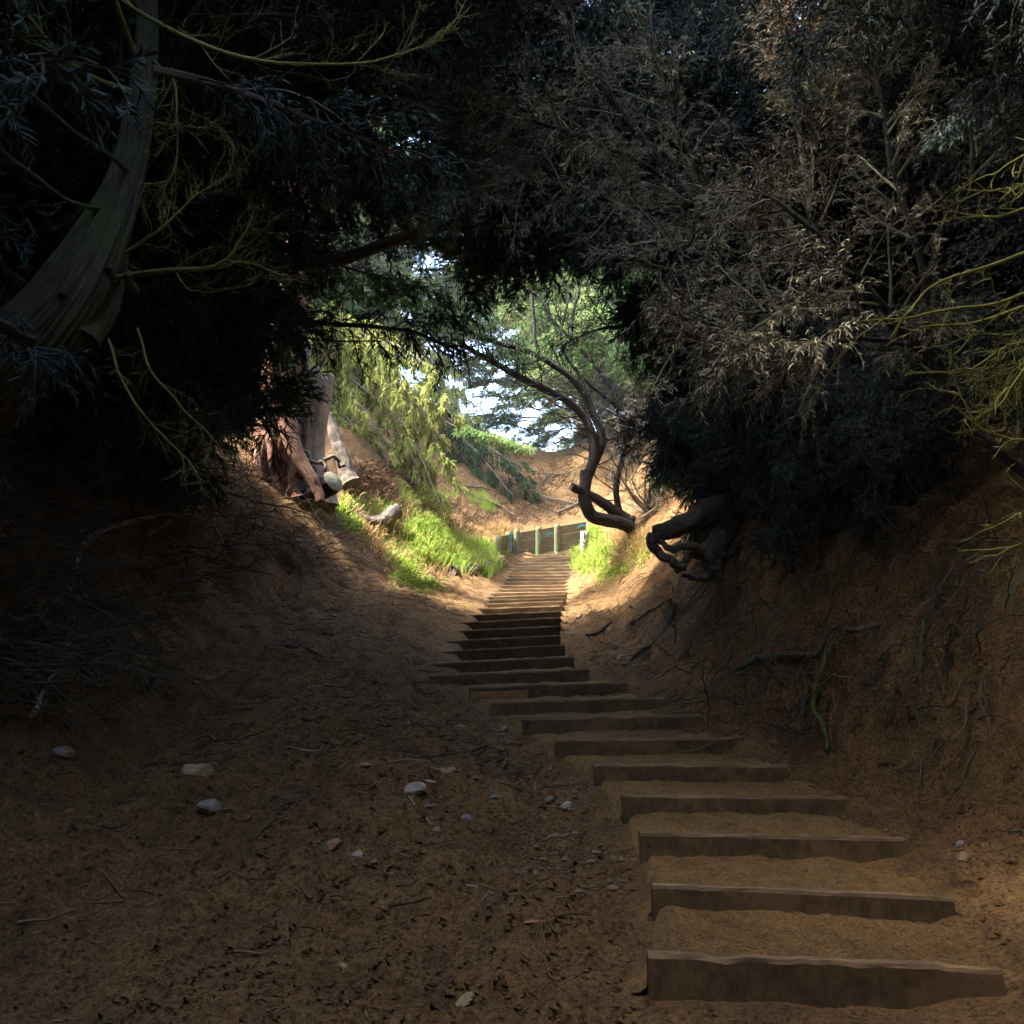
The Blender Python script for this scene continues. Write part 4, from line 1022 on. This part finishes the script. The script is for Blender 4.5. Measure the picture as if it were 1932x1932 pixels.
for (u0, v0), (u1, v1), (u2, v2) in [((600, 700), (680, 760), (740, 900)), ((600, 660), (700, 740), (790, 890)), ((620, 640), (740, 700), (835, 830)), ((600, 740), (690, 830), (770, 950)), ((650, 700), (760, 800), (830, 950)), ((610, 600), (650, 640), (670, 820)), ((640, 600), (720, 660), (780, 760)), ((660, 640), (780, 740), (850, 900)), ((600, 680), (640, 760), (680, 870)), ((620, 620), (690, 650), (740, 740)), ((590, 620), (620, 680), (640, 800)), ((680, 620), (790, 680), (850, 780)), ((640, 660), (730, 760), (800, 920)), ((600, 720), (660, 800), (720, 920))]:
    q = dO + 1.2 + rng.normal() * .4
    bl.append(np.concatenate([[root + [0, 0, 2.5]], PL((u0, v0, q + .8), (u1, v1, q + .2), (u2, v2, q - .3))]))
droop_tree('yellow-green conifer with long drooping sprays lit on the left bank', root, bl, 501, 'olive', 26)
db = hit([960], [935])[0]; dD = db[1]
db2 = db + np.array([-2.0, 2.2, 0]); db2[2] = float(H(db2[0], db2[1]))
bl = []
for (u0, v0), (u1, v1), (u2, v2) in [((830, 790), (900, 850), (960, 930)), ((840, 770), (930, 840), (1000, 930)), ((820, 800), (880, 870), (920, 940)), ((860, 800), (960, 870), (1015, 925)), ((840, 780), (900, 830), (985, 880)), ((830, 720), (860, 800), (900, 880))]:
    q = dD + rng.normal() * .3
    bl.append(np.concatenate([[db2 + [0, 0, 1.6]], PL((u0, v0, q + .8), (u1, v1, q + .1), (u2, v2, q - .2))]))
droop_tree('dark drooping conifer bough hanging over the slope left of the wall', db2, bl, 502, 'dark_green', 22)
bl = []
for (u0, v0), (u1, v1), (u2, v2) in [((800, 700), (850, 760), (900, 800)), ((780, 640), (840, 720), (870, 790)), ((760, 620), (830, 680), (880, 740)), ((800, 760), (860, 800), (920, 840))]:
    q = dD + .8 + rng.normal() * .3
    bl.append(np.concatenate([[db2 + [-.5, .8, 2.6]], PL((u0, v0, q + .8), (u1, v1, q + .1), (u2, v2, q - .2))]))
g2 = np.random.default_rng(503)
droop_tree('grey-olive feathery conifer between the olive sprays and the sky gap', db2 + np.array([-.6, .9, .4]), bl, 503, 'olive', 24, lw=.016)
# bright green pad of foliage hanging before the brown slope
gp0 = P(930, 835, 23.0)
pt = thing('green_spray', gp0, 'vivid green spray of foliage hanging in front of the brown slope', 'foliage')
lim = catmull(PL((830, 790, 23.6), (880, 815, 23.3), (930, 830, 23.0), (990, 850, 22.8)), 20)
a = Acc(); limb_mesh(a, lim, .03, .01, 20, 6, .03, 3); a.mk('branch', M['bark'], pt, gp0)
Acc().add(clumps(lim[6:], .32, 130, (.08, .18), .035, g, squash=.3, droop=.1)).mk('foliage', M['green'], pt, gp0, smooth=False)

# ------------------------------------------------------------------ twisted root stump and exposed roots, right bank
rb0 = hit([1350], [1050])[0]; dT = rb0[1]
tr = thing('twisted_root', rb0, 'twisted grey-green root stump gripping the top of the right bank', 'root')
a = Acc()
for k, (q, r0, r1) in enumerate([
    ([(1232, 1008), (1270, 998), (1310, 982), (1345, 962), (1378, 952)], .13, .17),
    ([(1378, 950), (1376, 985), (1355, 1020), (1345, 1050), (1350, 1075)], .17, .15),
    ([(1350, 1060), (1320, 1048), (1290, 1055), (1275, 1075)], .08, .04),
    ([(1355, 1060), (1340, 1085), (1310, 1090), (1285, 1085)], .07, .03),
    ([(1350, 1050), (1385, 1045), (1400, 1020), (1430, 1015)], .07, .04),
    ([(1330, 1040), (1300, 1030), (1265, 1040), (1240, 1020)], .07, .04),
    ([(1232, 1008), (1240, 1035), (1265, 1055), (1290, 1070)], .09, .05),
    ([(1350, 1070), (1360, 1095), (1380, 1120)], .08, .03)]):
    part_limb(tr, rb0, 'root', 'root', PL(*[(x, y, dT - .45 - .04 * k) for x, y in q]), r0 * .8, r1 * .8, 40, 14, .09, 80 + k, .35)
def bank_root(label, px, r0, r1, mat, off=.04, twigs=0, seed=0, group=None):
    h = hit([a for a, _ in px], [b for _, b in px])
    h = h + np.array([-.4, -1., .25]) * off
    base = h[0].copy(); t = thing('exposed_root', base, label, 'root', group)
    a = Acc(); c = limb_mesh(a, h, r0, r1, 40, 8, .05, seed, .2)
    a.mk('root', M[mat], t, base)
    if twigs:
        s, _, _ = spawn(c, twigs, (.15, .5), (.4, 1.1), np.random.default_rng(seed), 7, .1, 1, .6, .15)
        Acc().add(tubes(s, rad(len(s), 7, .006, .002), 4, cap=False)).mk('rootlets', M['twig'], t, base)
bank_root('long horizontal root sticking out of the right bank', [(1390, 1265), (1425, 1248), (1480, 1241), (1535, 1238), (1580, 1218), (1620, 1200), (1662, 1186)], .03, .02, 'root', .10, 10, 101)
bank_root('kinked root with bright green moss hanging down the right bank', [(1575, 1222), (1555, 1262), (1546, 1300), (1536, 1332), (1551, 1372), (1562, 1425)], .015, .018, 'root_moss', .10, 5, 102)
bank_root('short hanging root with green moss at the far right of the bank', [(1745, 1180), (1742, 1230), (1738, 1270), (1735, 1310), (1728, 1370), (1760, 1422)], .012, .006, 'root_moss', .12, 4, 103)
bank_root('thin tan root slanting down the bank below the long root', [(1668, 1250), (1655, 1270), (1630, 1300)], .01, .006, 'root', .06, 2, 104)
bank_root('thin looping root between the two mossy roots', [(1700, 1240), (1665, 1270), (1645, 1320), (1658, 1360), (1668, 1385)], .009, .004, 'root', .1, 3, 105)
bank_root('dark root running down to the path beside the rounded stone', [(1275, 1150), (1262, 1180), (1240, 1210), (1215, 1232), (1195, 1250)], .035, .02, 'root', .05, 8, 106)
bank_root('pale forked root on the path edge below the twisted stump', [(1265, 1145), (1235, 1158), (1210, 1170), (1192, 1184)], .022, .012, 'root', .04, 6, 107)
bank_root('thin light root down the bank above the orange bark strip', [(1345, 1150), (1320, 1190), (1300, 1215), (1285, 1245)], .014, .007, 'root', .05, 6, 108)
bank_root('thin straight root hanging beside the kinked mossy root', [(1455, 1255), (1440, 1290), (1420, 1320), (1405, 1350)], .008, .004, 'root', .06, 2, 109)

# tangle of fine roots and dead twigs hanging on the right bank
g = np.random.default_rng(120)
u = g.uniform(1260, 1900, 560); v = g.uniform(860, 1400, 560)
ok = v > 960 + (u - 1300) * -.15
h = hit(u[ok], v[ok]); n = len(h)
d0 = nrm(np.stack([g.normal(size=n) * .8 - .3, -np.abs(g.normal(size=n)) * .5 - .2, g.normal(size=n) * .6 - .3], -1))
pt = np.empty((n, 7, 3)); pt[:, 0] = h; L = g.uniform(.25, .9, n)
for j in range(1, 7):
    pt[:, j] = pt[:, j - 1] + d0 * (L / 6)[:, None]; d0 = nrm(d0 + g.normal(size=d0.shape) * .2 + [0, 0, -.12])
s2, _, _ = spawn(pt, 4, (.1, .35), (.4, 1.2), g, 5, .1, 1, .3, .2)
o = Acc().add(tubes(pt, rad(n, 7, .006, .002), 4, cap=False)).add(tubes(s2, rad(len(s2), 5, .003, .0015), 3)).mk('bank_rootlets', M['twig'])
tag(o, kind='stuff'); o['label'] = 'tangle of fine roots and dead twigs on the right bank'; o['category'] = 'roots'

# ------------------------------------------------------------------ dead brush on the left bank
def dead_branch(label, px, r0, r1, off, seed, c1=14, l1=(.2, .6), mat='bark_grey', up=.0, droop=.3, c2=5, bmat=None):
    h = hit([a for a, _, _ in px], [b for _, b, _ in px])
    hh = np.array([P(a, b, h[i, 1] - o) for i, (a, b, o) in enumerate(px)])
    base = hh[0].copy(); t = thing('dead_branch', base, label, 'branch', 'dead branches on the left bank')
    g = np.random.default_rng(seed); a = Acc(); c = limb_mesh(a, hh, r0, r1, 36, 8, .04, seed, .12); a.mk('stick', M[mat], t, base)
    s, _, _ = spawn(c, c1, l1, (.4, 1.1), g, 7, .1, 1, droop, .12, .8, .3, up=up)
    s2, _, _ = spawn(s, c2, (.08, .3), (.4, 1.1), g, 5, .15, 1, droop, .18, .9, .3)
    Acc().add(tubes(s, rad(len(s), 7, .006, .0025), 4, cap=False)).add(tubes(s2, rad(len(s2), 5, .003, .0015), 3)).mk('twigs', M[bmat or 'twig'], t, base)
dead_branch('thick dead branch arching out of the brush pile at left', [(118, 1130, .15), (138, 1085, .2), (150, 1045, .3), (185, 1005, .4), (240, 985, .5), (310, 972, .5), (370, 976, .45), (405, 1000, .4), (428, 1055, .3)], .045, .016, 0, 130, 16, (.2, .55), c2=4)
dead_branch('dead pole poking up to the right above the arching branch', [(280, 1010, .3), (330, 975, .3), (398, 925, .4)], .02, .012, 0, 131, 10)
dead_branch('flat dead branch lying along the top of the brush at far left', [(0, 985, .3), (80, 982, .3), (160, 1005, .3), (230, 1030, .2)], .014, .006, 0, 132, 16)
dead_branch('long thin branch reaching over the lit grass from the brush', [(540, 1030, .3), (600, 1030, .3), (650, 1042, .25), (690, 1075, .1)], .016, .006, 0, 133, 10, bmat='twig_pale')
dead_branch('mossy branch sweeping down in front of the sawn log', [(430, 930, .4), (500, 950, .4), (570, 965, .3), (640, 990, .2)], .02, .006, 0, 134, 18, (.3, .8), mat='bark_moss', bmat='twig_lime')
dead_branch('grey branch leaning through the middle of the brush', [(470, 980, .3), (520, 1010, .3), (580, 1040, .2), (640, 1100, .05)], .016, .005, 0, 135, 18)
dead_branch('crooked mossy stick at the lower left edge of the brush', [(60, 1350, .3), (90, 1290, .3), (130, 1220, .3), (140, 1170, .3)], .018, .008, 0, 136, 10, bmat='twig_lime')
dead_branch('thin greenish branch bending over the lower left shadows', [(150, 1090, .3), (180, 1160, .3), (230, 1200, .2), (300, 1260, .1)], .012, .004, 0, 137, 14, bmat='twig_lime')
dead_branch('bundle of straw-coloured twigs beside the splintered wood', [(245, 1190, .2), (265, 1225, .15), (285, 1270, .1), (300, 1300, .05)], .012, .005, 0, 138, 14, (.1, .3), bmat='twig_pale')
g = np.random.default_rng(140)
poly = [(0, 860), (300, 880), (450, 900), (560, 960), (650, 1050), (600, 1090), (430, 1130), (300, 1180), (330, 1320), (150, 1380), (0, 1400)]
u = g.uniform(-60, 660, 1900); v = g.uniform(860, 1400, 1900); ok = inpoly(u, v, poly) | (u < 0)
h = hit(u[ok], v[ok]); n = len(h)
d0 = nrm(np.stack([g.normal(size=n) + .2, g.normal(size=n) * .5 - .3, g.normal(size=n) * .35 + .15], -1))
pt = np.empty((n, 8, 3)); pt[:, 0] = h + np.array([0, 0, 1.]) * g.uniform(0, .5, (n, 1)); L = g.uniform(.3, 1.1, n)
for j in range(1, 8):
    pt[:, j] = pt[:, j - 1] + d0 * (L / 7)[:, None]; d0 = nrm(d0 + g.normal(size=d0.shape) * .14 + [0, 0, -.08])
s2, _, _ = spawn(pt, 4, (.1, .4), (.4, 1.2), g, 5, .1, 1, .2, .2)
o = Acc().add(tubes(pt, rad(n, 8, .007, .002), 4, cap=False)).add(tubes(s2, rad(len(s2), 5, .003, .0015), 3)).mk('dead_brush', M['twig'])
tag(o, 'tangled heap of fine dead brush covering the left bank', 'brush', kind='stuff')

# ------------------------------------------------------------------ grass and leafy ground cover
def grass(label, poly, n, blades, hgt, mat, seed, w=.012, name='grass', lean=.35, dens=None):
    g = np.random.default_rng(seed); p = np.array(poly, float)
    u = g.uniform(p[:, 0].min(), p[:, 0].max(), n * 3); v = g.uniform(p[:, 1].min(), p[:, 1].max(), n * 3)
    ok = inpoly(u, v, poly)
    if dens is not None: ok &= (vn(u / dens, v / dens * 1.6, seed) > -.06)
    u, v = u[ok][:n], v[ok][:n]; u = u + g.normal(size=len(u)) * 7; v = v + g.normal(size=len(v)) * 5; h = hit(u, v); h = np.repeat(h, blades, 0); N = len(h)
    h = h + np.concatenate([g.normal(size=(N, 2)) * .05, np.zeros((N, 1))], 1); h[:, 2] = H(h[:, 0], h[:, 1]) - .01
    d = nrm(np.concatenate([g.normal(size=(N, 2)) * lean + [.12, -.15], np.ones((N, 1))], 1)); L = g.uniform(hgt[0], hgt[1], N)[:, None]
    Pt = np.stack([h, h + d * L * .4, h + d * L * .75 + g.normal(size=(N, 3)) * .01, h + d * L + np.array([0, 0, -.25]) * L + g.normal(size=(N, 3)) * .03], 1)
    o = Acc().add(ribbons(Pt, np.broadcast_to(np.array([1, .9, .6, .1]) * w, (N, 4)), g)).mk(name, M[mat], smooth=False)
    return tag(o, label, 'grass', kind='stuff')
grass('bright grass on the lit slope left of the stairs', [(735, 1000), (800, 990), (850, 1010), (880, 1040), (945, 1020), (960, 1055), (930, 1085), (860, 1075), (800, 1062)], 1000, 7, (.15, .46), 'grass', 1, .022, dens=30)
grass('bright low weeds around the curved log', [(628, 950), (700, 945), (760, 960), (740, 990), (760, 1020), (800, 1060), (770, 1085), (700, 1050), (640, 985)], 900, 8, (.05, .16), 'grass', 2, .022, lean=.9, dens=30)
grass('grass patch under the olive boughs', [(750, 935), (800, 925), (850, 935), (830, 960), (770, 968)], 260, 8, (.12, .28), 'grass', 3, .014)
grass('sparse green weeds at the foot of the left slope', [(740, 1085), (800, 1090), (830, 1112), (790, 1112), (745, 1100)], 160, 8, (.04, .10), 'grass', 4, .02, lean=.9)
grass('bright grass on the right edge of the stairs', [(1080, 1060), (1105, 1015), (1150, 1005), (1150, 1050), (1120, 1090), (1080, 1100)], 560, 7, (.15, .46), 'grass', 5, .022, dens=30)
grass('green weeds on the right slope below the arching tree', [(1150, 1040), (1215, 1020), (1210, 1060), (1160, 1090), (1130, 1100)], 420, 8, (.06, .16), 'grass', 6, .022, lean=.9, dens=24)
grass('dry straw grass beside the first wall post', [(895, 1012), (940, 994), (962, 1000), (950, 1030), (910, 1030)], 260, 9, (.2, .4), 'straw', 7, .012)
grass('dry straw on the right slope', [(1150, 1000), (1215, 1000), (1220, 1050), (1160, 1080)], 420, 8, (.12, .34), 'straw', 8, .010, lean=.8)
grass('green tuft on the slope above the dark bough', [(880, 930), (915, 940), (940, 965), (915, 960)], 120, 8, (.12, .25), 'grass', 9, .014)
grass('thin green tuft in the shade beside the straw twigs', [(255, 1255), (285, 1262), (280, 1285), (250, 1280)], 30, 7, (.08, .16), 'grass', 10, .006)
grass('hanging dead straw and roots on the slope under the olive boughs', [(640, 885), (760, 880), (860, 950), (930, 985), (850, 1000), (760, 960), (650, 930)], 900, 7, (.12, .34), 'litter', 12, .012, name='dead_straw', lean=1.6)
grass('dry brown straw on the slopes behind the wall', [(780, 960), (930, 980), (940, 900), (1000, 860), (1090, 870), (1090, 975), (960, 990), (880, 1020)], 900, 6, (.12, .36), 'litter', 14, .016, name='dead_straw', lean=1.8, dens=26)
grass('dry stems among the bright grass', [(640, 950), (800, 950), (960, 1000), (950, 1085), (800, 1090), (700, 1040)], 420, 5, (.15, .4), 'straw', 15, .014, lean=.7, dens=20)

# ------------------------------------------------------------------ stones, sticks, litter
def stone(px, label, size, col, seed, sq=.6):
    g = np.random.default_rng(seed)
    n, k = 10, 14
    th = np.linspace(0, math.pi, n)[:, None]; ph = np.linspace(0, 2 * math.pi, k, endpoint=False)[None]
    D = np.stack([np.sin(th) * np.cos(ph), np.sin(th) * np.sin(ph), np.cos(th) * np.ones_like(ph)], -1)
    pl = nrm(g.normal(size=(9, 3))); off = g.uniform(.55, .95, 9)
    r = np.min(np.where((D @ pl.T) > .05, off / np.maximum(D @ pl.T, .05), 9), -1); r = np.minimum(r, 1.15)
    V = D * r[..., None] * np.array([1, g.uniform(.7, 1), sq]) * size
    i = (np.arange(n - 1)[:, None] * k + np.arange(k)[None]); j = (np.arange(n - 1)[:, None] * k + (np.arange(k)[None] + 1) % k)
    Q = np.stack([i, j, j + k, i + k], -1).reshape(-1, 4)
    p = hit([px[0]], [px[1]])[0]; p[2] += size * sq * .12
    key = 'stone_%d_%d_%d' % tuple(int(c * 100) for c in col)
    if key not in M: M[key] = plain_mat(key, col)
    o = mk('stone', V, Q, M[key], smooth=False); o.location = [float(c) for c in p]; o.rotation_euler = (g.normal() * .2, g.normal() * .2, g.random() * 6)
    tag(o, label, 'stone', 'loose stones on the path')
TAN, GREY, BLUE, PALE, BRICK, BRN = (.22, .16, .085), (.17, .15, .12), (.15, .14, .13), (.24, .205, .15), (.17, .09, .055), (.13, .088, .055)
for k, (px, lab, s, c) in enumerate([
    ((366, 1462), 'large angular tan stone alone on the left dirt slope', .115, TAN), ((392, 1550), 'flat grey stone below the large tan stone', .085, GREY),
    ((466, 1550), 'small reddish stone right of the flat grey stone', .03, BRICK), ((688, 1462), 'small tan stone left of the gully', .05, TAN),
    ((784, 1500), 'pale stone at the left end of the gully stones', .075, PALE), ((810, 1488), 'flat pale stone touching the gully stones', .05, PALE),
    ((845, 1468), 'tan angular stone at the top of the gully stones', .075, TAN), ((815, 1528), 'brown stone below the pale gully stones', .06, BRN),
    ((880, 1546), 'blue-grey stone right of the brown gully stone', .055, BLUE), ((822, 1570), 'small white stone lowest of the gully stones', .035, PALE),
    ((1068, 1525), 'lichen-spotted pale stone left of the fourth step', .05, PALE), ((1036, 1508), 'small grey stone beside the lichen-spotted stone', .035, BLUE),
    ((868, 1374), 'light lichen-covered stone in the gully near the orange board', .07, PALE), ((950, 1384), 'blue stone close to the left end of a step board', .05, BLUE),
    ((928, 1442), 'pinkish stone between the steps and the gully', .05, BRICK), ((952, 1412), 'brown stone beside the pinkish stone', .06, BRN),
    ((672, 1620), 'small pale stone with a white chip in the middle of the dirt', .045, PALE), ((1176, 1248), 'rounded tan stone right of the middle steps', .075, TAN),
    ((1092, 1168), 'grey-white stone right of the upper steps', .06, PALE), ((1068, 1176), 'small dark stone beside the upper steps', .035, GREY),
    ((685, 1196), 'dark stone on the left slope below the grass', .06, BRN), ((648, 1830), 'small tan stone near the bottom of the picture', .025, TAN),
    ((956, 1648), 'small brown stone left of the second step', .035, BRN), ((118, 1432), 'pale stone in the shadows at far left', .07, GREY),
    ((1820, 1628), 'brown stone in the shadow right of the lowest steps', .05, BRN), ((1812, 1605), 'blue-grey stone above the brown stone at right', .035, BLUE),
    ((625, 1600), 'half-buried pinkish stone in the middle of the dirt', .06, BRICK), ((768, 1370), 'small grey stone above the gully', .04, GREY),
    ((880, 1920), 'tan stone cut by the bottom edge of the picture', .045, TAN), ((318, 1170), 'dark stone under the dead brush', .08, BRN)]):
    stone(px, lab, s, c, 900 + k)

def stick(px, label, r, mat, seed, lift=.6):
    h = hit([a for a, _ in px], [b for _, b in px]); h[:, 2] += r * lift
    c = wob(catmull(h, 14), .02, seed); base = h[0].copy()
    o = Acc().add(tubes(c, np.linspace(r, r * .5, 14), 7, bump=.2, seed=seed)).mk('stick', M[mat], None, tuple(float(x) for x in base))
    tag(o, label, 'stick', 'sticks on the ground')
for k, (px, lab, r, mt) in enumerate([
    ([(210, 1112), (260, 1125), (300, 1140)], 'straight orange-brown stick under the dead brush', .012, 'cut_brown'),
    ([(420, 1260), (480, 1275), (540, 1290), (570, 1305)], 'long thin stick across the left dirt slope', .009, 'bark_grey'),
    ([(520, 1222), (580, 1232), (610, 1250)], 'dark half-buried branch on the left slope', .02, 'bark'),
    ([(850, 1430), (885, 1428), (918, 1424)], 'dark wood chunk lying in the gully', .022, 'bark'),
    ([(770, 1512), (800, 1545), (830, 1570)], 'thin tan twig running through the gully stones', .007, 'twig_pale'),
    ([(880, 1702), (905, 1700), (935, 1701)], 'pale straight twig in the lower middle of the dirt', .006, 'twig_pale'),
    ([(990, 1762), (1030, 1760), (1068, 1752)], 'pinkish forked twig left of the lowest step', .008, 'cut_brown'),
    ([(1525, 1484), (1545, 1490)], 'short orange wood chip on the right of the steps', .010, 'board_fresh'),
    ([(1245, 1278), (1272, 1262), (1295, 1245)], 'orange strip of bark at the foot of the right bank', .018, 'board_fresh'),
    ([(1105, 1202), (1130, 1195), (1155, 1185)], 'dark burnt chunk of wood right of the upper steps', .025, 'bark'),
    ([(1120, 1244), (1150, 1248), (1180, 1258), (1200, 1268)], 'thin dark twig in front of the rounded tan stone', .007, 'bark'),
    ([(1155, 1225), (1170, 1215), (1185, 1212)], 'short pale twig behind the rounded tan stone', .010, 'twig_pale'),
    ([(365, 1290), (395, 1282), (432, 1272)], 'splintered orange-brown slab of wood on the left slope', .028, 'cut_brown'),
    ([(395, 1385), (405, 1405), (418, 1430)], 'short upright twig above the large tan stone', .008, 'bark_grey'),
    ([(235, 1460), (280, 1440), (350, 1438)], 'curved root half buried left of the large tan stone', .012, 'bark'),
    ([(610, 1195), (635, 1200), (660, 1200)], 'thin dark stick below the lit grass', .012, 'bark'),
    ([(1060, 1335), (1100, 1330), (1125, 1322)], 'small bent twig lying on a middle step', .008, 'bark_grey'),
    ([(780, 1040), (830, 1070), (850, 1090)], 'two-toned dead stick sloping down the lit bank', .02, 'bark_grey')]):
    stick(px, lab, r, mt, 950 + k)

g = np.random.default_rng(200)
def scatter(n, xs, ys):
    x = g.uniform(*xs, n); y = ys[0] + (ys[1] - ys[0]) * g.random(n) ** 1.5
    return np.stack([x, y, H(x, y)], -1)
def stairsurf(p):
    """points that fall on the stairs go to the surface of the treads"""
    xl = np.interp(p[:, 1], SY, SL[:, 0]); xr = np.interp(p[:, 1], SY, SR[:, 0])
    return ~((p[:, 0] > xl - .05) & (p[:, 0] < xr + .05) & (p[:, 1] > SY[0] - .05))
p = scatter(5200, (-4.2, 3.6), (1.6, 15)); p = p[stairsurf(p)]; N = len(p)
d = nrm(np.concatenate([g.normal(size=(N, 2)), g.normal(size=(N, 1)) * .12], 1)); L = g.uniform(.015, .07, (N, 1)) * (1 + (p[:, 1:2] > 7) * .6)
Pt = np.stack([p + [0, 0, .008], p + d * L * .5 + [0, 0, .009], p + d * L + [0, 0, .006]], 1)
o = Acc().add(tubes(Pt, np.broadcast_to(np.array([.6, 1, .5]) * .003, (N, 3)) * g.uniform(.5, 1.6, (N, 1)), 4, cap=False)).mk('leaf_litter', M['litter'])
tag(o, 'scattered needles, wood chips and twigs on the bare earth', 'litter', kind='stuff')
# clods of earth
p = np.concatenate([scatter(8000, (-4.4, 3.6), (1.6, 13)), scatter(2500, (-1.6, 1.2), (3.5, 9))]); p = p[stairsurf(p)]; N = len(p)
D8 = np.array([[0, 0, 1], [1, 0, .1], [.3, .9, 0], [-.8, .5, .1], [-.8, -.6, 0], [.3, -.9, .1], [0, 0, -.6]])
S = (g.uniform(.12, .75, N) ** 2 * .045 + .004)[:, None, None] * (1 + .5 * g.normal(size=(N, 7, 1)).clip(-.8, 1))
V = p[:, None] + D8[None] * S * np.array([1, 1, .65])
q = np.array([[0, 1, 2, 3], [0, 3, 4, 5], [0, 5, 1, 1], [6, 3, 2, 1], [6, 5, 4, 3]])[[0, 1, 3, 4]]
Q = (q[None] + (np.arange(N) * 7)[:, None, None]).reshape(-1, 4)
o = mk('soil_clods', V, Q, M['soil'], smooth=False); tag(o, 'crumbly clods of loose earth', 'soil', kind='stuff')

# dead needles and twigs on the lit slopes
p = np.stack([g.uniform(-5.5, 4.5, 5200), g.uniform(12.5, 31, 5200)], -1); p = np.concatenate([p, H(p[:, 0], p[:, 1])[:, None]], 1); p = p[stairsurf(p)]; N = len(p)
d = nrm(np.concatenate([g.normal(size=(N, 2)), g.normal(size=(N, 1)) * .35 - .1], 1)); L = g.uniform(.06, .32, (N, 1))
Pt = np.stack([p + [0, 0, .015], p + d * L * .5 + [0, 0, .035], p + d * L + [0, 0, .0]], 1); Pt[..., 2] = np.maximum(Pt[..., 2], H(Pt[..., 0], Pt[..., 1]) + .006)
o = Acc().add(tubes(Pt, np.broadcast_to(np.array([.7, 1, .5]) * .006, (N, 3)) * g.uniform(.4, 1.6, (N, 1)), 3)).mk('slope_litter', M['litter'])
tag(o, 'dead twigs and needles strewn over the lit slopes', 'litter', kind='stuff')

# rubble in the eroded gully beside the steps
M['rubble'] = leaf_mat('rubble', [(.06, .038, .02), (.10, .065, .036), (.13, .095, .06), (.12, .105, .085), (.12, .07, .042)])
y = g.uniform(4.6, 11.0, 900); x = np.interp(y, SY, SL[:, 0]) - .1 - np.abs(g.normal(size=900)) * .55
p = np.stack([x, y, H(x, y)], -1); N = len(p)
S = (g.random(N) ** 4 * .028 + .006)[:, None, None] * (1 + .4 * g.normal(size=(N, 7, 1)).clip(-.8, 1))
V = p[:, None] + D8[None] * S * np.array([1.1, 1, .7])
Q = (np.array([[0, 1, 2, 3], [0, 3, 4, 5], [0, 5, 1, 2], [6, 3, 2, 1], [6, 5, 4, 3]])[None] + (np.arange(N) * 7)[:, None, None]).reshape(-1, 4)
o = mk('gully_rubble', V, Q, M['rubble'], smooth=False); tag(o, 'small rubble and grit in the eroded gully beside the steps', 'rubble', kind='stuff')

# dead twigs lying on the left slope, roots hanging from the lip of the right bank
def twig_litter(label, n, xr, yr, L, r, mat, name):
    y = g.uniform(*yr, n); side = np.interp(y, SY, SL[:, 0]) if xr[0] < 0 else np.interp(y, SY, SR[:, 0])
    x = side + g.uniform(*xr, n); q = np.stack([x, y, H(x, y) + .01], -1)
    dd_ = nrm(np.concatenate([g.normal(size=(n, 2)), np.zeros((n, 1))], 1)); LL = g.uniform(*L, n)[:, None]
    bend = g.normal(size=(n, 3)) * .12
    Pt = np.stack([q + dd_ * LL * t + bend * LL * (t * (1 - t) * 2) for t in np.linspace(0, 1, 5)], 1)
    Pt[..., 2] = np.maximum(Pt[..., 2], H(Pt[..., 0], Pt[..., 1]) + .004) + g.random((n, 1)) * .02
    o = Acc().add(tubes(Pt, np.linspace(1, .5, 5)[None] * g.uniform(*r, n)[:, None], 4, cap=False)).mk(name, M[mat])
    tag(o, label, 'twigs', kind='stuff')
twig_litter('dead twigs strewn over the shaded left slope', 650, (-4.2, -.4), (6.0, 15), (.06, .4), (.002, .007), 'twig', 'fallen_twigs')
twig_litter('pale broken twigs and bark strips on the left slope', 420, (-4.0, -.3), (4.0, 14), (.05, .3), (.003, .009), 'litter', 'bark_strips')
y = g.uniform(4.5, 13, 170); x = np.interp(y, SY, SR[:, 0]) + g.uniform(.7, 1.7, 170)
q = np.stack([x, y, H(x, y)], -1); dv = nrm(np.stack([g.normal(size=170) * .35 - .5, g.normal(size=170) * .5 - .3, g.normal(size=170) * .3 - .55], -1)); LL = g.uniform(.3, 1.0, 170)
Pt = np.empty((170, 8, 3)); Pt[:, 0] = q
for j in range(1, 8):
    Pt[:, j] = Pt[:, j - 1] + dv * (LL / 7)[:, None]; dv = nrm(dv + g.normal(size=dv.shape) * .22 + [0, 0, -.1])
    Pt[:, j, 2] = np.maximum(Pt[:, j, 2], H(Pt[:, j, 0], Pt[:, j, 1]) + .01)
o = Acc().add(tubes(Pt, np.linspace(1, .35, 8)[None] * g.uniform(.003, .010, 170)[:, None], 5, cap=False)).mk('hanging_roots', M['root'])
tag(o, 'bare roots hanging down the face of the right bank', 'roots', kind='stuff')

hz = bpy.data.materials.new('haze'); hz.use_nodes = True
hn = hz.node_tree; hn.nodes.remove(hn.nodes['Principled BSDF'])
pv = hn.nodes.new('ShaderNodeVolumePrincipled'); pv.inputs['Color'].default_value = (.88, .94, 1, 1); pv.inputs['Density'].default_value = .0005; pv.inputs['Anisotropy'].default_value = .3
hn.links.new(pv.outputs[0], hn.nodes['Material Output'].inputs['Volume'])
X, Y0, Y1, Z0, Z1 = 402, -402, 402, -20, 34
hv = np.array([[x, y, z] for z in (Z0, Z1) for y in (Y0, Y1) for x in (-X, X)], float)
o = mk('haze', hv, np.array([[0, 2, 3, 1], [4, 5, 7, 6], [0, 1, 5, 4], [2, 6, 7, 3], [0, 4, 6, 2], [1, 3, 7, 5]]), hz, smooth=False)
tag(o, kind='stuff')
